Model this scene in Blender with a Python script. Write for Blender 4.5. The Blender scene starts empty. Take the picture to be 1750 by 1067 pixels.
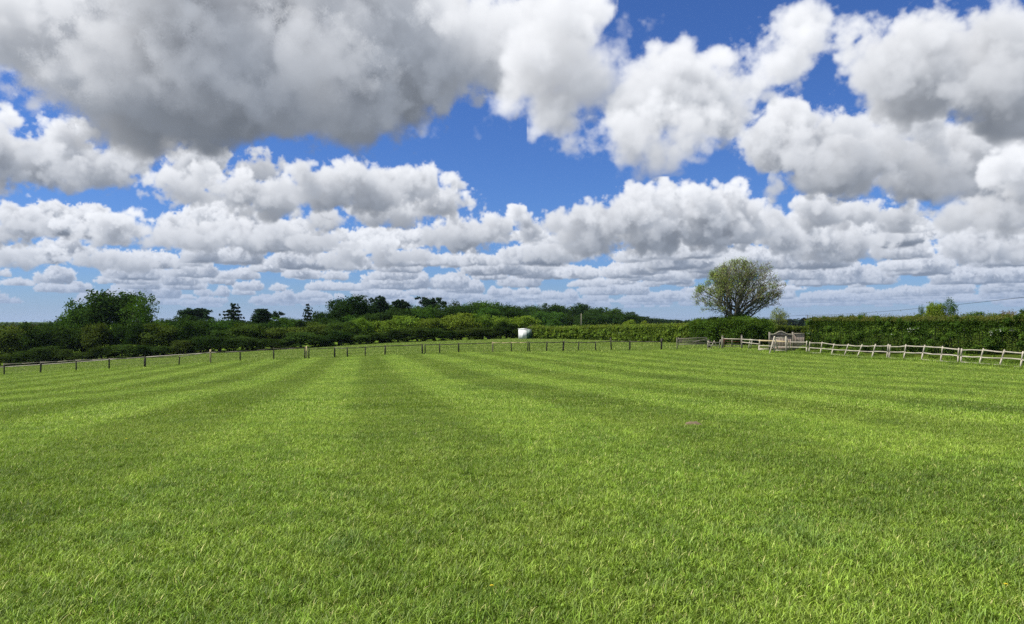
import numpy as np, math, time
PITCH = 0.0122
FPX = 1273.0
SUN_AZ, SUN_EL = math.radians(-98), math.radians(55)      # azimuth from the view axis, clockwise positive

def sun_vec():
    return np.array([math.sin(SUN_AZ)*math.cos(SUN_EL), math.cos(SUN_AZ)*math.cos(SUN_EL), math.sin(SUN_EL)])

def ray(px, py):
    """direction of a pixel of the photograph (y forward, z up)"""
    u = (px-875.0)/FPX; v = -(py-533.5)/FPX
    c, s = math.cos(PITCH), math.sin(PITCH)
    return np.array([u, c - v*s, s + v*c])

# ---------------------------------------------------------------- cloud field
def tile_noise(N, seed):
    """tileable billow noise 0..1 with three octaves"""
    rng = np.random.default_rng(seed)
    out = np.zeros((N, N, N), np.float32); ax = (np.arange(N)+.5)/N
    for f, w in ((4, .52), (8, .29), (16, .19)):
        pts = rng.random((f, f, f, 3)).astype(np.float32)
        g = ax*f; i = g.astype(int); fr = (g-i).astype(np.float32)
        best = np.full((N, N, N), 9., np.float32)
        for dx in (-1, 0, 1):
            ix = (i+dx) % f
            for dy in (-1, 0, 1):
                iy = (i+dy) % f
                for dz in (-1, 0, 1):
                    iz = (i+dz) % f
                    P = pts[np.ix_(ix, iy, iz)]
                    d = (P[..., 0]+dx-fr[:, None, None])**2
                    d += (P[..., 1]+dy-fr[None, :, None])**2
                    d += (P[..., 2]+dz-fr[None, None, :])**2
                    np.minimum(best, d, out=best)
        out += w*(1-np.sqrt(best))
    out = (out-out.min())/(out.max()-out.min())
    return out
def smooth_noise(N, seed, slope=2.1):
    rng = np.random.default_rng(seed)
    k = np.fft.fftfreq(N)*N
    r = np.fft.rfftfreq(N)*N
    kk = np.sqrt(k[:, None, None]**2+k[None, :, None]**2+r[None, None, :]**2); kk[0, 0, 0] = 1
    sp = np.fft.rfftn(rng.standard_normal((N, N, N)))*kk**(-slope)*(kk > 1.5)
    n = np.fft.irfftn(sp, s=(N, N, N)).astype(np.float32)
    return n/n.std()

def tri(tex, p):
    """periodic trilinear lookup, p (n,3) in tile units"""
    N = tex.shape[0]; q = p*N; f = np.floor(q); w = (q-f).astype(np.float32); i = f.astype(np.int64) % N
    j = (i+1) % N; t = tex.ravel()
    x0, x1 = i[:, 0]*N*N, j[:, 0]*N*N; y0, y1 = i[:, 1]*N, j[:, 1]*N; z0, z1 = i[:, 2], j[:, 2]
    wx, wy, wz = w[:, 0], w[:, 1], w[:, 2]
    a = t[x0+y0+z0]*(1-wz)+t[x0+y0+z1]*wz; b = t[x0+y1+z0]*(1-wz)+t[x0+y1+z1]*wz
    c = t[x1+y0+z0]*(1-wz)+t[x1+y0+z1]*wz; d = t[x1+y1+z0]*(1-wz)+t[x1+y1+z1]*wz
    return (a*(1-wy)+b*wy)*(1-wx)+(c*(1-wy)+d*wy)*wx
def tri_grid(g, lo, inv, p):
    q = (p-lo)*inv; S = g.shape
    q = np.clip(q, 0, np.array(S, np.float32)-1.001); f = q.astype(np.int64); w = (q-f).astype(np.float32)
    t = g.ravel(); a0 = f[:, 0]*S[1]*S[2]+f[:, 1]*S[2]+f[:, 2]
    sx, sy = S[1]*S[2], S[2]; wx, wy, wz = w[:, 0], w[:, 1], w[:, 2]
    a = t[a0]*(1-wz)+t[a0+1]*wz; b = t[a0+sy]*(1-wz)+t[a0+sy+1]*wz
    c = t[a0+sx]*(1-wz)+t[a0+sx+1]*wz; d = t[a0+sx+sy]*(1-wz)+t[a0+sx+sy+1]*wz
    return (a*(1-wy)+b*wy)*(1-wx)+(c*(1-wy)+d*wy)*wx

def tri3(g, lo, inv, p):
    q = (p-lo)*inv; S = g.shape[:3]
    q = np.clip(q, 0, np.array(S, np.float32)-1.001); f = q.astype(np.int64); w = (q-f).astype(np.float32)[..., None]
    t = g.reshape(-1, g.shape[3]); a0 = f[:, 0]*S[1]*S[2]+f[:, 1]*S[2]+f[:, 2]
    sx, sy = S[1]*S[2], S[2]; wx, wy, wz = w[:, 0], w[:, 1], w[:, 2]
    a = t[a0]*(1-wz)+t[a0+1]*wz; b = t[a0+sy]*(1-wz)+t[a0+sy+1]*wz
    c = t[a0+sx]*(1-wz)+t[a0+sx+1]*wz; d = t[a0+sx+sy]*(1-wz)+t[a0+sx+sy+1]*wz
    return (a*(1-wy)+b*wy)*(1-wx)+(c*(1-wy)+d*wy)*wx

class Cloud:
    """puffs: (n,6) centre and radii in km; zb: height of the flat base"""
    def __init__(s, puffs, zb, scale, wisp=.25, gain=1.0, fill=.60):
        s.fill = fill; s.lift = 0.
        s.P = np.array(puffs, np.float32); s.zb = zb; s.sc = scale; s.wisp = wisp; s.gain = gain
        s.lo = (s.P[:, :3]-s.P[:, 3:]*1.35).min(0); s.hi = (s.P[:, :3]+s.P[:, 3:]*1.35).max(0)
        s.lo[2] = max(s.lo[2], zb-.12*scale)
        s.dist = float(np.hypot(*((s.lo+s.hi)/2)[:2]))
    def shape(s, p):
        sd = np.full(len(p), -9., np.float32)
        for c in s.P:
            q = (p-c[:3])/c[3:]
            r = float(c[3:].min())
            np.maximum(sd, (1-np.sqrt((q*q).sum(1)))*r, out=sd)
        return sd/s.sc
    def density(s, p, T1, T2, fine=True, sd=None):
        if sd is None: sd = tri_grid(s.sd, s.lo, s.inv, p)
        out = np.zeros(len(p), np.float32)
        k = np.nonzero(sd > -.42)[0]
        if len(k) == 0: return out
        pk = p[k]; a = sd[k]
        wob = tri(T2, pk/(s.sc*3.1)+.37)
        n = tri(T1, pk/(s.sc*3.0)+wob[:, None]*.012)
        hgt = (pk[:, 2]-s.zb)/s.sc
        base = hgt*1.1+.05*wob+.10
        a = a + (n-s.fill)*.58*(1+.25*np.clip(wob, -1.5, 1.5))*np.where(n > s.fill, np.clip(1+a*3, 0, 1), 1) + wob*.05
        if fine:
            a += (tri(T1, pk/(s.sc*.56)+.2+wob[:, None]*.03)-.55)*.15 + (tri(T1, pk/(s.sc*.19)+.7)-.55)*.06 + tri(T2, pk/(s.sc*.8)+.1)*.05
        a = np.minimum(a, base)
        soft = s.wisp*(1.6-.6*np.clip(hgt*1.6, 0, 1))
        out[k] = np.clip(a/soft, 0, 1)
        return out
    def light(s, T1, T2, S):
        ext = s.hi-s.lo; h = s.sc*(.085 if s.dist < 12 else .16)
        dim = np.maximum((ext/h).astype(int)+1, 6)
        while dim.prod() > 150000: h *= 1.12; dim = np.maximum((ext/h).astype(int)+1, 6)
        ax = [np.linspace(s.lo[i], s.hi[i], dim[i]) for i in range(3)]
        G = np.stack(np.meshgrid(*ax, indexing='ij'), -1).reshape(-1, 3).astype(np.float32)
        s.inv = ((dim-1)/ext).astype(np.float32); s.sd = s.shape(G).reshape(dim)
        D = s.density(G, T1, T2, False, s.sd.ravel()).reshape(dim)
        def depth(vec, steps, L):
            vec = np.array(vec, np.float32)
            od = np.zeros(len(G), np.float32); t0 = 0
            for i in range(steps):
                t1 = L*((i+1)/steps)**1.7; t = (t0+t1)/2
                q = G+vec*t; inside = ((q >= s.lo) & (q <= s.hi)).all(1)
                v = np.zeros(len(G), np.float32)
                if inside.any(): v[inside] = tri_grid(D, s.lo, s.inv, q[inside])
                od += v*(t1-t0); t0 = t1
            return od.reshape(dim)
        s.sun = depth(S, 9, 1.5*s.sc)
        s.up = depth(np.array([-.10, -.62, .78]), 6, 1.3*s.sc)
        s.dn = depth(np.array([0, -.35, -.93]), 4, .6*s.sc)
        e = 1/s.sc
        su = .66*np.exp(-s.sun*e*9)+.36*np.exp(-s.sun*e*3.4)+.08*np.exp(-s.sun*e*1.4)
        sk = .80*np.exp(-s.up*e*3.4)+.20*np.exp(-s.up*e*.9)
        hg = np.clip((G[:, 2]-s.zb+s.lift)/min(1.1*s.sc, .8*float(s.hi[2]-s.zb)), 0, 1).reshape(dim)
        su *= .34+.66*hg; sk *= .58+.42*hg
        s.L3 = np.stack((su, sk, np.exp(-s.dn*e*6)), -1)

def render(dirs, clouds, T1, T2, S, nthr=4, **kw):
    from concurrent.futures import ThreadPoolExecutor
    parts = np.array_split(np.arange(len(dirs)), nthr*6)
    with ThreadPoolExecutor(nthr) as ex:
        res = list(ex.map(lambda p: march(dirs[p], clouds, T1, T2, S, seed=int(p[0]), **kw), parts))
    return np.concatenate([r[0] for r in res]), np.concatenate([r[1] for r in res])
def march(dirs, clouds, T1, T2, S, seed=3, maxsteps=56):
    """front-to-back through clouds sorted near to far; dirs (n,3) unit. returns rgb (premultiplied), alpha"""
    n = len(dirs); T = np.ones(n, np.float32); col = np.zeros((n, 3), np.float32)
    rng = np.random.default_rng(seed)
    jit = rng.random(n).astype(np.float32)
    cs = dirs@S
    # forward scattering brightens what stands between us and the sun
    ph = 1.0+.35*np.clip(cs, 0, 1)**3
    for c in sorted(clouds, key=lambda c: c.dist):
        with np.errstate(divide='ignore', invalid='ignore'):
            a = (c.lo)/dirs; b = (c.hi)/dirs
        t0 = np.minimum(a, b).max(1); t1 = np.maximum(a, b).min(1); t0 = np.maximum(t0, 0.02)
        k = np.nonzero((t1 > t0) & (T > .01))[0]
        if not len(k): continue
        span = float(np.percentile((t1-t0)[k], 95))
        pix = .0011*c.dist
        steps = int(np.clip(span/(c.sc*.028), 10, maxsteps))
        dt = (t1-t0)[k]/steps; base = t0[k]; dk = dirs[k]; jk = jit[k]
        Tk = T[k]; ck = np.zeros((len(k), 3), np.float32); act = np.arange(len(k))
        sig = 46.0/c.sc*.75*c.gain
        for i in range(steps):
            act = act[Tk[act] > .012]
            if not len(act): break
            t = base[act]+(i+jk[act])*dt[act]
            p = dk[act]*t[:, None]
            # coarse skip
            sdn = c.density(p, T1, T2)
            m = np.nonzero(sdn > .003)[0]
            if not len(m): continue
            am = act[m]; pm = p[m]; d = sdn[m]
            lt = tri3(c.L3, c.lo, c.inv, pm); sunl = lt[:, 0]; sky = lt[:, 1]; gnd = lt[:, 2]
            sunl *= (1-.30*np.exp(-d*3.0))*ph[k[am]]
            L = np.empty((len(m), 3), np.float32)
            for q, (su, sk, gr) in enumerate(((1.03, .255, .10), (1.01, .285, .112), (.985, .340, .126))):
                L[:, q] = su*sunl*1.02+sk*sky+gr*gnd
            L = L/(1+.38*L)*1.15
            al = 1-np.exp(-d*sig*dt[am])
            ck[am] += (Tk[am]*al)[:, None]*L
            Tk[am] *= 1-al
        # air between us and the cloud takes its contrast
        f = 1-math.exp(-c.dist/44.0)
        air = np.array([.30, .39, .58], np.float32)
        da = T[k]-Tk
        col[k] += ck*(1-f)+air*f*da[:, None]
        T[k] = Tk
    return col, 1-T

# ---------------------------------------------------------------- the sky of the photograph
def px_cloud(D, lobes, base_y, wisp=.25, flat=.75, depth=.8, seed=0, scale=None, gain=1.0, fill=.60):
    """a cloud D km away; lobes = (px, py, rx, ry) in photograph pixels"""
    P = []; rng = np.random.default_rng(seed)
    for (x, y, rx, ry) in lobes:
        d = D*(1+rng.uniform(-.05, .05))
        c = ray(x, y)*d
        k = d/FPX
        P.append((c[0], c[1], c[2], rx*k*.9, max(rx, ry)*k*depth*.9, ry*k*.9))
        # smaller heads on the lobe
        for j in range(5):
            a = rng.uniform(0, math.pi); b = rng.uniform(-1, .35)
            r = rng.uniform(.34, .55)
            P.append((c[0]+math.cos(a)*rx*k*.8, c[1]+b*max(rx, ry)*k*depth*.7, c[2]+math.sin(a)*ry*k*.72,
                      r*min(rx, ry*1.3)*k, r*ry*k, r*ry*k))
    zb = ray(lobes[0][0], base_y)[2]*D
    sc = scale or float(np.median([p[5] for p in P]))*2.2
    return Cloud(P, zb, sc, wisp, gain, fill)

def photo_clouds():
    C = []
    # the great grey cloud over the left half
    C.append(px_cloud(3.4, [(330, 120, 330, 150), (560, 150, 190, 125), (700, 90, 210, 130), (130, 95, 200, 100), (450, 10, 420, 110), (860, 80, 140, 95)],
             262, wisp=.34, seed=1, fill=.50, scale=.62))
    C.append(px_cloud(3.9, [(690, 205, 70, 30), (625, 220, 44, 28)], 330, wisp=.9, seed=24, scale=.36, gain=.35))
    C.append(px_cloud(3.1, [(960, 110, 120, 72), (1045, 90, 66, 40), (890, 165, 80, 34), (950, 195, 70, 40), (1040, 150, 70, 44), (1100, 110, 40, 26)], 330, wisp=.7, seed=2, fill=.50, scale=.42, gain=.5))
    C.append(px_cloud(2.9, [(-20, 20, 110, 55), (60, -10, 90, 50)], 60, wisp=.4, seed=22, scale=.4))
    # slanting cloud right of the middle
    C.append(px_cloud(3.9, [(1110, 175, 96, 72), (1200, 165, 105, 70), (1290, 135, 88, 58), (1380, 80, 74, 56), (1440, 78, 50, 38), (1338, 112, 76, 52), (1240, 190, 80, 44), (1150, 115, 50, 36), (1230, 215, 60, 34)],
             300, wisp=.55, seed=3, fill=.54, scale=.46))
    C.append(px_cloud(3.6, [(1070, 222, 104, 56), (1075, 262, 72, 34), (1175, 230, 84, 44), (985, 215, 60, 42), (1130, 258, 56, 30)], 330, wisp=.65, seed=4, fill=.53, scale=.38, gain=.6))
    C.append(px_cloud(3.6, [(1500, 55, 22, 26)], 310, wisp=.9, seed=5, scale=.2, gain=.4))
    # dome top right
    C.append(px_cloud(3.3, [(1610, 130, 130, 104), (1720, 140, 130, 104), (1568, 165, 74, 64), (1655, 100, 110, 84), (1800, 130, 130, 110)], 238, wisp=.32, seed=6, fill=.50, scale=.5))
    # mid right bank
    C.append(px_cloud(4.6, [(1330, 250, 84, 62), (1420, 235, 90, 60), (1500, 275, 110, 60), (1620, 280, 120, 66), (1720, 330, 120, 66), (1440, 300, 120, 40)], 345, wisp=.32, seed=7, fill=.50, scale=.5))
    C.append(px_cloud(4.3, [(1690, 370, 100, 42), (1780, 370, 80, 50), (1780, 300, 90, 60)], 420, wisp=.4, seed=8, scale=.4))
    # left clouds
    C.append(px_cloud(5.6, [(60, 270, 110, 62), (160, 295, 90, 48), (-30, 250, 90, 70), (225, 285, 44, 26), (90, 235, 70, 40)], 342, wisp=.22, seed=9, scale=.55))
    C.append(px_cloud(6.4, [(340, 275, 66, 40), (430, 292, 70, 30), (300, 268, 34, 22)], 312, wisp=.25, seed=10, scale=.42))
    C.append(px_cloud(6.0, [(320, 325, 72, 34), (430, 330, 100, 36), (560, 325, 90, 44), (640, 335, 76, 44), (700, 320, 66, 40), (590, 300, 40, 24)], 366, wisp=.22, seed=11, scale=.5))
    C.append(px_cloud(6.3, [(745, 348, 72, 36), (665, 366, 72, 24), (560, 372, 60, 16), (786, 334, 30, 20)], 394, wisp=.25, seed=12, scale=.42))
    C.append(px_cloud(8.0, [(205, 392, 66, 28), (330, 405, 92, 32), (450, 412, 80, 27), (545, 417, 60, 22), (385, 388, 54, 24), (230, 378, 38, 20)], 436, wisp=.2, seed=13, scale=.6))
    C.append(px_cloud(8.0, [(30, 370, 56, 28), (80, 390, 44, 22), (10, 400, 60, 20)], 416, wisp=.25, seed=14, scale=.45))
    C.append(px_cloud(8.2, [(800, 400, 84, 32), (860, 385, 46, 26), (740, 405, 40, 20), (890, 400, 44, 20)], 424, wisp=.22, seed=15, scale=.5))
    # right middle heap
    C.append(px_cloud(7.0, [(1010, 405, 80, 44), (1100, 385, 90, 54), (1180, 370, 84, 56), (1060, 380, 44, 30), (1240, 380, 80, 50), (1180, 335, 46, 26)], 442, wisp=.2, seed=16, fill=.50, scale=.62))
    C.append(px_cloud(6.2, [(1100, 362, 34, 16)], 388, wisp=.8, seed=23, scale=.2, gain=.5))
    C.append(px_cloud(6.6, [(1450, 362, 92, 30), (1540, 372, 60, 22), (1400, 350, 46, 22)], 386, wisp=.28, seed=17, scale=.42))
    C.append(px_cloud(7.6, [(1330, 405, 90, 42), (1440, 415, 110, 40), (1540, 400, 66, 32), (1300, 390, 60, 34)], 452, wisp=.22, seed=18, scale=.6))
    C.append(px_cloud(8.6, [(1660, 425, 54, 34), (1730, 430, 60, 32), (1790, 420, 60, 38)], 458, wisp=.24, seed=19, scale=.5))
    C.append(px_cloud(9.5, [(960, 432, 70, 18), (640, 430, 80, 22), (700, 442, 40, 14), (560, 446, 70, 14)], 452, wisp=.25, seed=20, scale=.55))
    C.append(px_cloud(10.5, [(60, 440, 60, 17), (150, 446, 60, 15), (240, 450, 56, 14), (30, 428, 30, 13)], 462, wisp=.22, seed=21, scale=.55))
    # rows of flattened cumulus running to the horizon
    rng = np.random.default_rng(77)
    zb = 1.02
    d = 10.5
    while d < 62:
        row = max(1.5, d*.14)
        az = -math.radians(44)
        while az < math.radians(44):
            w = rng.uniform(.25, 1.0)*(1.0+d*.016)
            az += (w*1.35+rng.uniform(-.2, 1.5))/d
            if rng.random() < .22: az += rng.uniform(.5, 2.2)/d*1.6
            if az < -math.radians(27) and d > 17 and rng.random() < .4: continue
            # clear gaps the photograph shows
            pxx = 875+FPX*math.tan(az)
            if d < 13.5 and (760 < pxx < 880 or pxx > 1560 and pxx < 1640): continue
            if d > 14 and pxx < 110 and rng.random() < .7: continue
            dd = d+rng.uniform(-.65, .65)*row; ht = rng.uniform(.24, .62)*w*.9
            P = []
            for j in range(int(rng.integers(3, 6))):
                o = rng.uniform(-.75, .75)*w
                h2 = ht*rng.uniform(.55, 1.1)*(1-.4*abs(o)/w)
                x, y = (dd)*math.sin(az), (dd)*math.cos(az)
                P.append((x+o*math.cos(az), y-o*math.sin(az)+rng.uniform(-.3, .3)*w, zb+h2*.45, w*rng.uniform(.3, .55), w*.5, h2))
            C.append(Cloud(P, zb+rng.uniform(-.03, .05), .26+ht*.30, .24)); C[-1].lift = .14
        d += row*1.05
    return C

def other_clouds():
    """scattered cumulus over the rest of the sky"""
    C = []; rng = np.random.default_rng(5)
    for i in range(46):
        az = rng.uniform(math.radians(50), math.radians(310)); el = math.radians(rng.uniform(8, 62))
        D = 1.1/math.tan(el); w = rng.uniform(.5, 1.1)
        if abs(math.atan2(math.sin(az-SUN_AZ), math.cos(az-SUN_AZ))) < .5 and abs(el-SUN_EL) < .5: continue
        P = []
        for j in range(6):
            P.append((D*math.sin(az)+rng.uniform(-.8, .8)*w, D*math.cos(az)+rng.uniform(-.8, .8)*w, 1.1+rng.uniform(.05, .35), w*.5, w*.5, rng.uniform(.2, .5)))
        C.append(Cloud(P, 1.05, .5, .35))
    return C

def grid_dirs(az0, az1, el0, el1, w, h):
    az = az0+(np.arange(w)+.5)/w*(az1-az0); el = el0+(np.arange(h)+.5)/h*(el1-el0)
    A, E = np.meshgrid(az, el)
    return np.stack((np.sin(A)*np.cos(E), np.cos(A)*np.cos(E), np.sin(E)), -1).reshape(-1, 3).astype(np.float32)

WIN = (math.radians(-42), math.radians(42), math.radians(-1), math.radians(28))
import bpy, os
from mathutils import Vector, Matrix, Euler
R = math.radians
scene = bpy.context.scene
col = scene.collection
CAM_Z = 1.65
RNG = np.random.default_rng(2024)

# ---------------------------------------------------------------- places
def at(px, Y, py=549.0):
    """the point Y metres ahead seen at this spot of the photograph"""
    d = ray(px, py); k = Y/d[1]
    return np.array([d[0]*k, Y, CAM_Z+d[2]*k])

CTRL = [(0, 0, 0), (0, 4, 0), (0, 10, -.03), (0, 17, -.2), (0, 26, -.62), (0, 35, -1.0), (-4, 55, -1.42),
        (8, 30, -.8), (14, 22, -.55), (22, 38, -1.2), (-12, 24, -.8), (-20, 40, -1.9), (-14, 12, -.3), (12, 10, -.08), (8, 60, -1.5),
        (0, -40, .0), (-50, -30, -.6), (50, -30, 0), (-60, 20, -2.2), (60, 10, -.6), (0, -300, 0), (-300, -100, -4), (300, -100, 0),
        (-200, 2200, -7), (0, 3000, -8), (1500, 2500, -8), (-2500, 2000, -10), (2500, 0, -8), (-2500, 0, -10), (0, -2500, -8)]
for px, py, Y in [(8, 641, 80), (100, 636.5, 80), (187, 632, 80), (270, 627, 81), (360, 621.5, 82), (440, 617, 82), (525, 613.5, 83), (600, 610.5, 84), (658, 608.3, 84), (722, 606, 85),
                  (784, 603.5, 85), (850, 602, 86), (934, 601.3, 86), (1000, 600.5, 86), (1076, 599, 86), (1157, 598, 85), (1236, 596.5, 84), (1294, 599.5, 80), (1320, 603, 77), (1380, 604.5, 74),
                  (1463, 612, 67), (1544, 616, 60), (1606, 620, 55.5), (1673, 624.5, 52.5), (1744, 630, 50),
                  (100, 622, 130), (300, 607, 135), (410, 601, 138), (500, 597, 140), (640, 588, 143), (760, 583, 147), (860, 580, 150),
                  (905, 580, 138), (1000, 582, 125), (1100, 585, 112), (1180, 588, 102), (1255, 590, 97), (1450, 598, 76), (1750, 606, 58),
                  (50, 600, 280), (400, 580, 260), (800, 571, 280), (1000, 571, 330), (1250, 564, 300), (1600, 563, 260), (300, 562, 700), (1000, 558, 800), (1500, 556, 700)]:
    CTRL.append(tuple(at(px, Y, py)))
CTRL = np.array(CTRL)
def warp(x, y):
    r = np.hypot(x, y)+1e-6; k = np.arcsinh(r/45)/r
    return np.stack((x*k, y*k), -1)
def _phi(d2): return .5*d2*np.log(d2+1e-9)
_w = warp(CTRL[:, 0], CTRL[:, 1]); _n = len(_w)
_A = np.zeros((_n+3, _n+3)); _A[:_n, :_n] = _phi(((_w[:, None]-_w[None])**2).sum(-1))+np.eye(_n)*2e-5
_A[:_n, _n] = 1; _A[:_n, _n+1:] = _w; _A[_n, :_n] = 1; _A[_n+1:, :_n] = _w.T
_c = np.linalg.solve(_A, np.concatenate((CTRL[:, 2], [0, 0, 0])))
def gz(x, y):
    x = np.atleast_1d(np.asarray(x, float)); y = np.atleast_1d(np.asarray(y, float))
    out = np.empty(len(x))
    for a in range(0, len(x), 20000):
        w = warp(x[a:a+20000], y[a:a+20000])
        out[a:a+20000] = _phi(((w[:, None]-_w[None])**2).sum(-1))@_c[:_n]+_c[_n]+w@_c[_n+1:]
    return out
def gz1(x, y): return float(gz(x, y)[0])
def ground(px, Y):
    p = at(px, Y); return Vector((p[0], p[1], gz1(p[0], p[1])))
def up_to(px, Y, py): return float(at(px, Y, py)[2])

# ---------------------------------------------------------------- mesh helpers
def tag(o, label=None, cat=None, group=None, kind=None):
    if label: o['label'] = label
    if cat: o['category'] = cat
    if group: o['group'] = group
    if kind: o['kind'] = kind
    return o
def link(o, parent=None):
    col.objects.link(o)
    if parent is not None: o.parent = parent
    return o
def np_mesh(name, V, F, mat=None, shade=None, smooth=False):
    """V (n,3); F list of arrays (m,k) of vertex indices"""
    me = bpy.data.meshes.new(name); F = [np.asarray(f) for f in F if len(f)]
    me.vertices.add(len(V)); me.vertices.foreach_set('co', np.asarray(V, np.float32).ravel())
    tot = sum(f.size for f in F); n = sum(len(f) for f in F)
    me.loops.add(tot); me.loops.foreach_set('vertex_index', np.concatenate([f.ravel() for f in F]).astype(np.int32))
    me.polygons.add(n)
    sz = np.concatenate([np.full(len(f), f.shape[1]) for f in F]); st = np.concatenate(([0], np.cumsum(sz)[:-1]))
    me.polygons.foreach_set('loop_start', st.astype(np.int32)); me.polygons.foreach_set('loop_total', sz.astype(np.int32))
    if smooth: me.polygons.foreach_set('use_smooth', np.ones(n, bool))
    if shade is not None:
        a = me.attributes.new('shade', 'FLOAT', 'POINT'); a.data.foreach_set('value', np.asarray(shade, np.float32))
    me.update(calc_edges=True)
    if mat: me.materials.append(mat)
    return me
def mobj(name, me, parent=None):
    return link(bpy.data.objects.new(name, me), parent)
def empty(name, loc, rz=0):
    o = bpy.data.objects.new(name, None); o.location = loc; o.rotation_euler = (0, 0, rz); o.empty_display_size = .3
    return link(o)
class MB:
    """collects boxes, bars and tubes"""
    def __init__(s): s.V = []; s.Q = []; s.T = []; s.n = 0
    def add(s, V, Q=(), T=()):
        s.V.append(np.asarray(V, float))
        if len(Q): s.Q.append(np.asarray(Q)+s.n)
        if len(T): s.T.append(np.asarray(T)+s.n)
        s.n += len(V)
    def box(s, c, size, M=None, top=(1, 1), bev=0):
        x, y, z = np.array(size)/2
        if bev:
            b = bev; ring = [(x-b, y), (x, y-b), (x, -y+b), (x-b, -y), (-x+b, -y), (-x, -y+b), (-x, y-b), (-x+b, y)]
        else: ring = [(x, y), (x, -y), (-x, -y), (-x, y)]
        k = len(ring)
        lv = [(-z, 1, 1), (z-(bev or 0), 1, 1)]+([(z, 1-2*bev/max(2*x, 1e-3), 1-2*bev/max(2*y, 1e-3))] if bev else [])
        V = [(a*fx*(top[0] if h > 0 else 1), b2*fy*(top[1] if h > 0 else 1), h) for h, fx, fy in lv for a, b2 in ring]
        V = np.array(V)
        if M is not None: V = V@np.array(M.to_3x3()).T
        V = V+np.array(c)
        Q = [(i+k*l, i+k*(l+1), (i+1) % k+k*(l+1), (i+1) % k+k*l) for l in range(len(lv)-1) for i in range(k)]
        m = len(V); V = np.vstack((V, V[:k].mean(0), V[-k:].mean(0)))
        T = [(i, (i+1) % k, m) for i in range(k)]+[(m-k+(i+1) % k, m-k+i, m+1) for i in range(k)]
        s.add(V, Q, T)
    def bar(s, a, b, w, h, bev=.006):
        """a board from a to b, w wide (sideways) and h high"""
        a = Vector(a); b = Vector(b); d = b-a; L = d.length; d.normalize()
        up = Vector((0, 0, 1)) if abs(d.z) < .9 else Vector((0, 1, 0))
        sd = d.cross(up).normalized(); u = sd.cross(d)
        M = Matrix((sd, u, d)).transposed()
        s.box((a+b)/2, (w, h, L), M, bev=bev)
    def tube(s, pts, rad, n=6, cap=True):
        pts = [np.array(p, float) for p in pts]; k = len(pts); V = []
        for i, p in enumerate(pts):
            d = pts[min(i+1, k-1)]-pts[max(i-1, 0)]; d /= np.linalg.norm(d)+1e-9
            a = np.cross(d, (0, 0, 1) if abs(d[2]) < .9 else (0, 1, 0)); a /= np.linalg.norm(a); b = np.cross(d, a)
            r = rad[i] if hasattr(rad, '__len__') else rad
            for j in range(n):
                t = 2*math.pi*j/n; V.append(p+r*(a*math.cos(t)+b*math.sin(t)))
        Q = [(i*n+j, i*n+(j+1) % n, (i+1)*n+(j+1) % n, (i+1)*n+j) for i in range(k-1) for j in range(n)]
        T = []
        if cap:
            V += [pts[0], pts[-1]]; m = k*n
            T = [((j+1) % n, j, m) for j in range(n)]+[((k-1)*n+j, (k-1)*n+(j+1) % n, m+1) for j in range(n)]
        s.add(V, Q, T)
    def mesh(s, name, mat, smooth=False, origin=(0, 0, 0)):
        V = np.vstack(s.V)-np.array(origin)
        return np_mesh(name, V, ([np.vstack(s.Q)] if s.Q else [])+([np.vstack(s.T)] if s.T else []), mat, smooth=smooth)
    def build(s, name, mat, parent=None, smooth=False):
        o = np.array(parent.location) if parent is not None and not parent.parent else np.zeros(3)
        return mobj(name, s.mesh(name, mat, smooth, o), parent)

# ---------------------------------------------------------------- materials
class NT:
    def __init__(s, tree): s.t = tree; s.t.nodes.clear()
    def n(s, typ, **kw):
        nd = s.t.nodes.new(typ)
        for k, v in kw.items():
            if k == 'i':
                for a, b in v.items():
                    if isinstance(b, bpy.types.NodeSocket): s.t.links.new(b, nd.inputs[a])
                    else: nd.inputs[a].default_value = b
            else: setattr(nd, k, v)
        return nd
    def math(s, op, a, b=None, c=None, clamp=False):
        nd = s.n('ShaderNodeMath', operation=op, use_clamp=clamp)
        for i, v in enumerate((a, b, c)):
            if v is None: continue
            if isinstance(v, bpy.types.NodeSocket): s.t.links.new(v, nd.inputs[i])
            else: nd.inputs[i].default_value = v
        return nd.outputs[0]
    def mix(s, f, a, b, mode='MIX'):
        nd = s.n('ShaderNodeMix', data_type='RGBA', blend_type=mode, clamp_factor=True)
        for i, v in ((0, f), (6, a), (7, b)):
            if isinstance(v, bpy.types.NodeSocket): s.t.links.new(v, nd.inputs[i])
            else: nd.inputs[i].default_value = (tuple(v)+(1,) if isinstance(v, (tuple, list)) and len(v) == 3 else v)
        return nd.outputs[2]
    def ramp(s, f, stops):
        nd = s.n('ShaderNodeValToRGB'); s.t.links.new(f, nd.inputs[0]); e = nd.color_ramp.elements
        while len(e) < len(stops): e.new(.5)
        for el, (p, c) in zip(e, stops): el.position = p; el.color = (tuple(c)+(1,)) if len(c) == 3 else c
        return nd.outputs[0]
    def noise(s, vec, scale, detail=4, rough=.55, dist=0):
        nd = s.n('ShaderNodeTexNoise', i={'Scale': scale, 'Detail': detail, 'Roughness': rough, 'Distortion': dist})
        if vec is not None: s.t.links.new(vec, nd.inputs['Vector'])
        return nd.outputs[0]
def material(name):
    m = bpy.data.materials.new(name); m.use_nodes = True
    return m, NT(m.node_tree)
def stops1(a, b, ca=0., cb=1.): return [(a, (ca,)*3), (b, (cb,)*3)]

STRIPE_A = R(-11.3); STRIPE_W = 2.13
SA, SB = math.cos(STRIPE_A), math.sin(STRIPE_A)      # lateral s = x*SA - y*SB, along t = x*SB + y*SA
S_OFF = -.22

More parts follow.
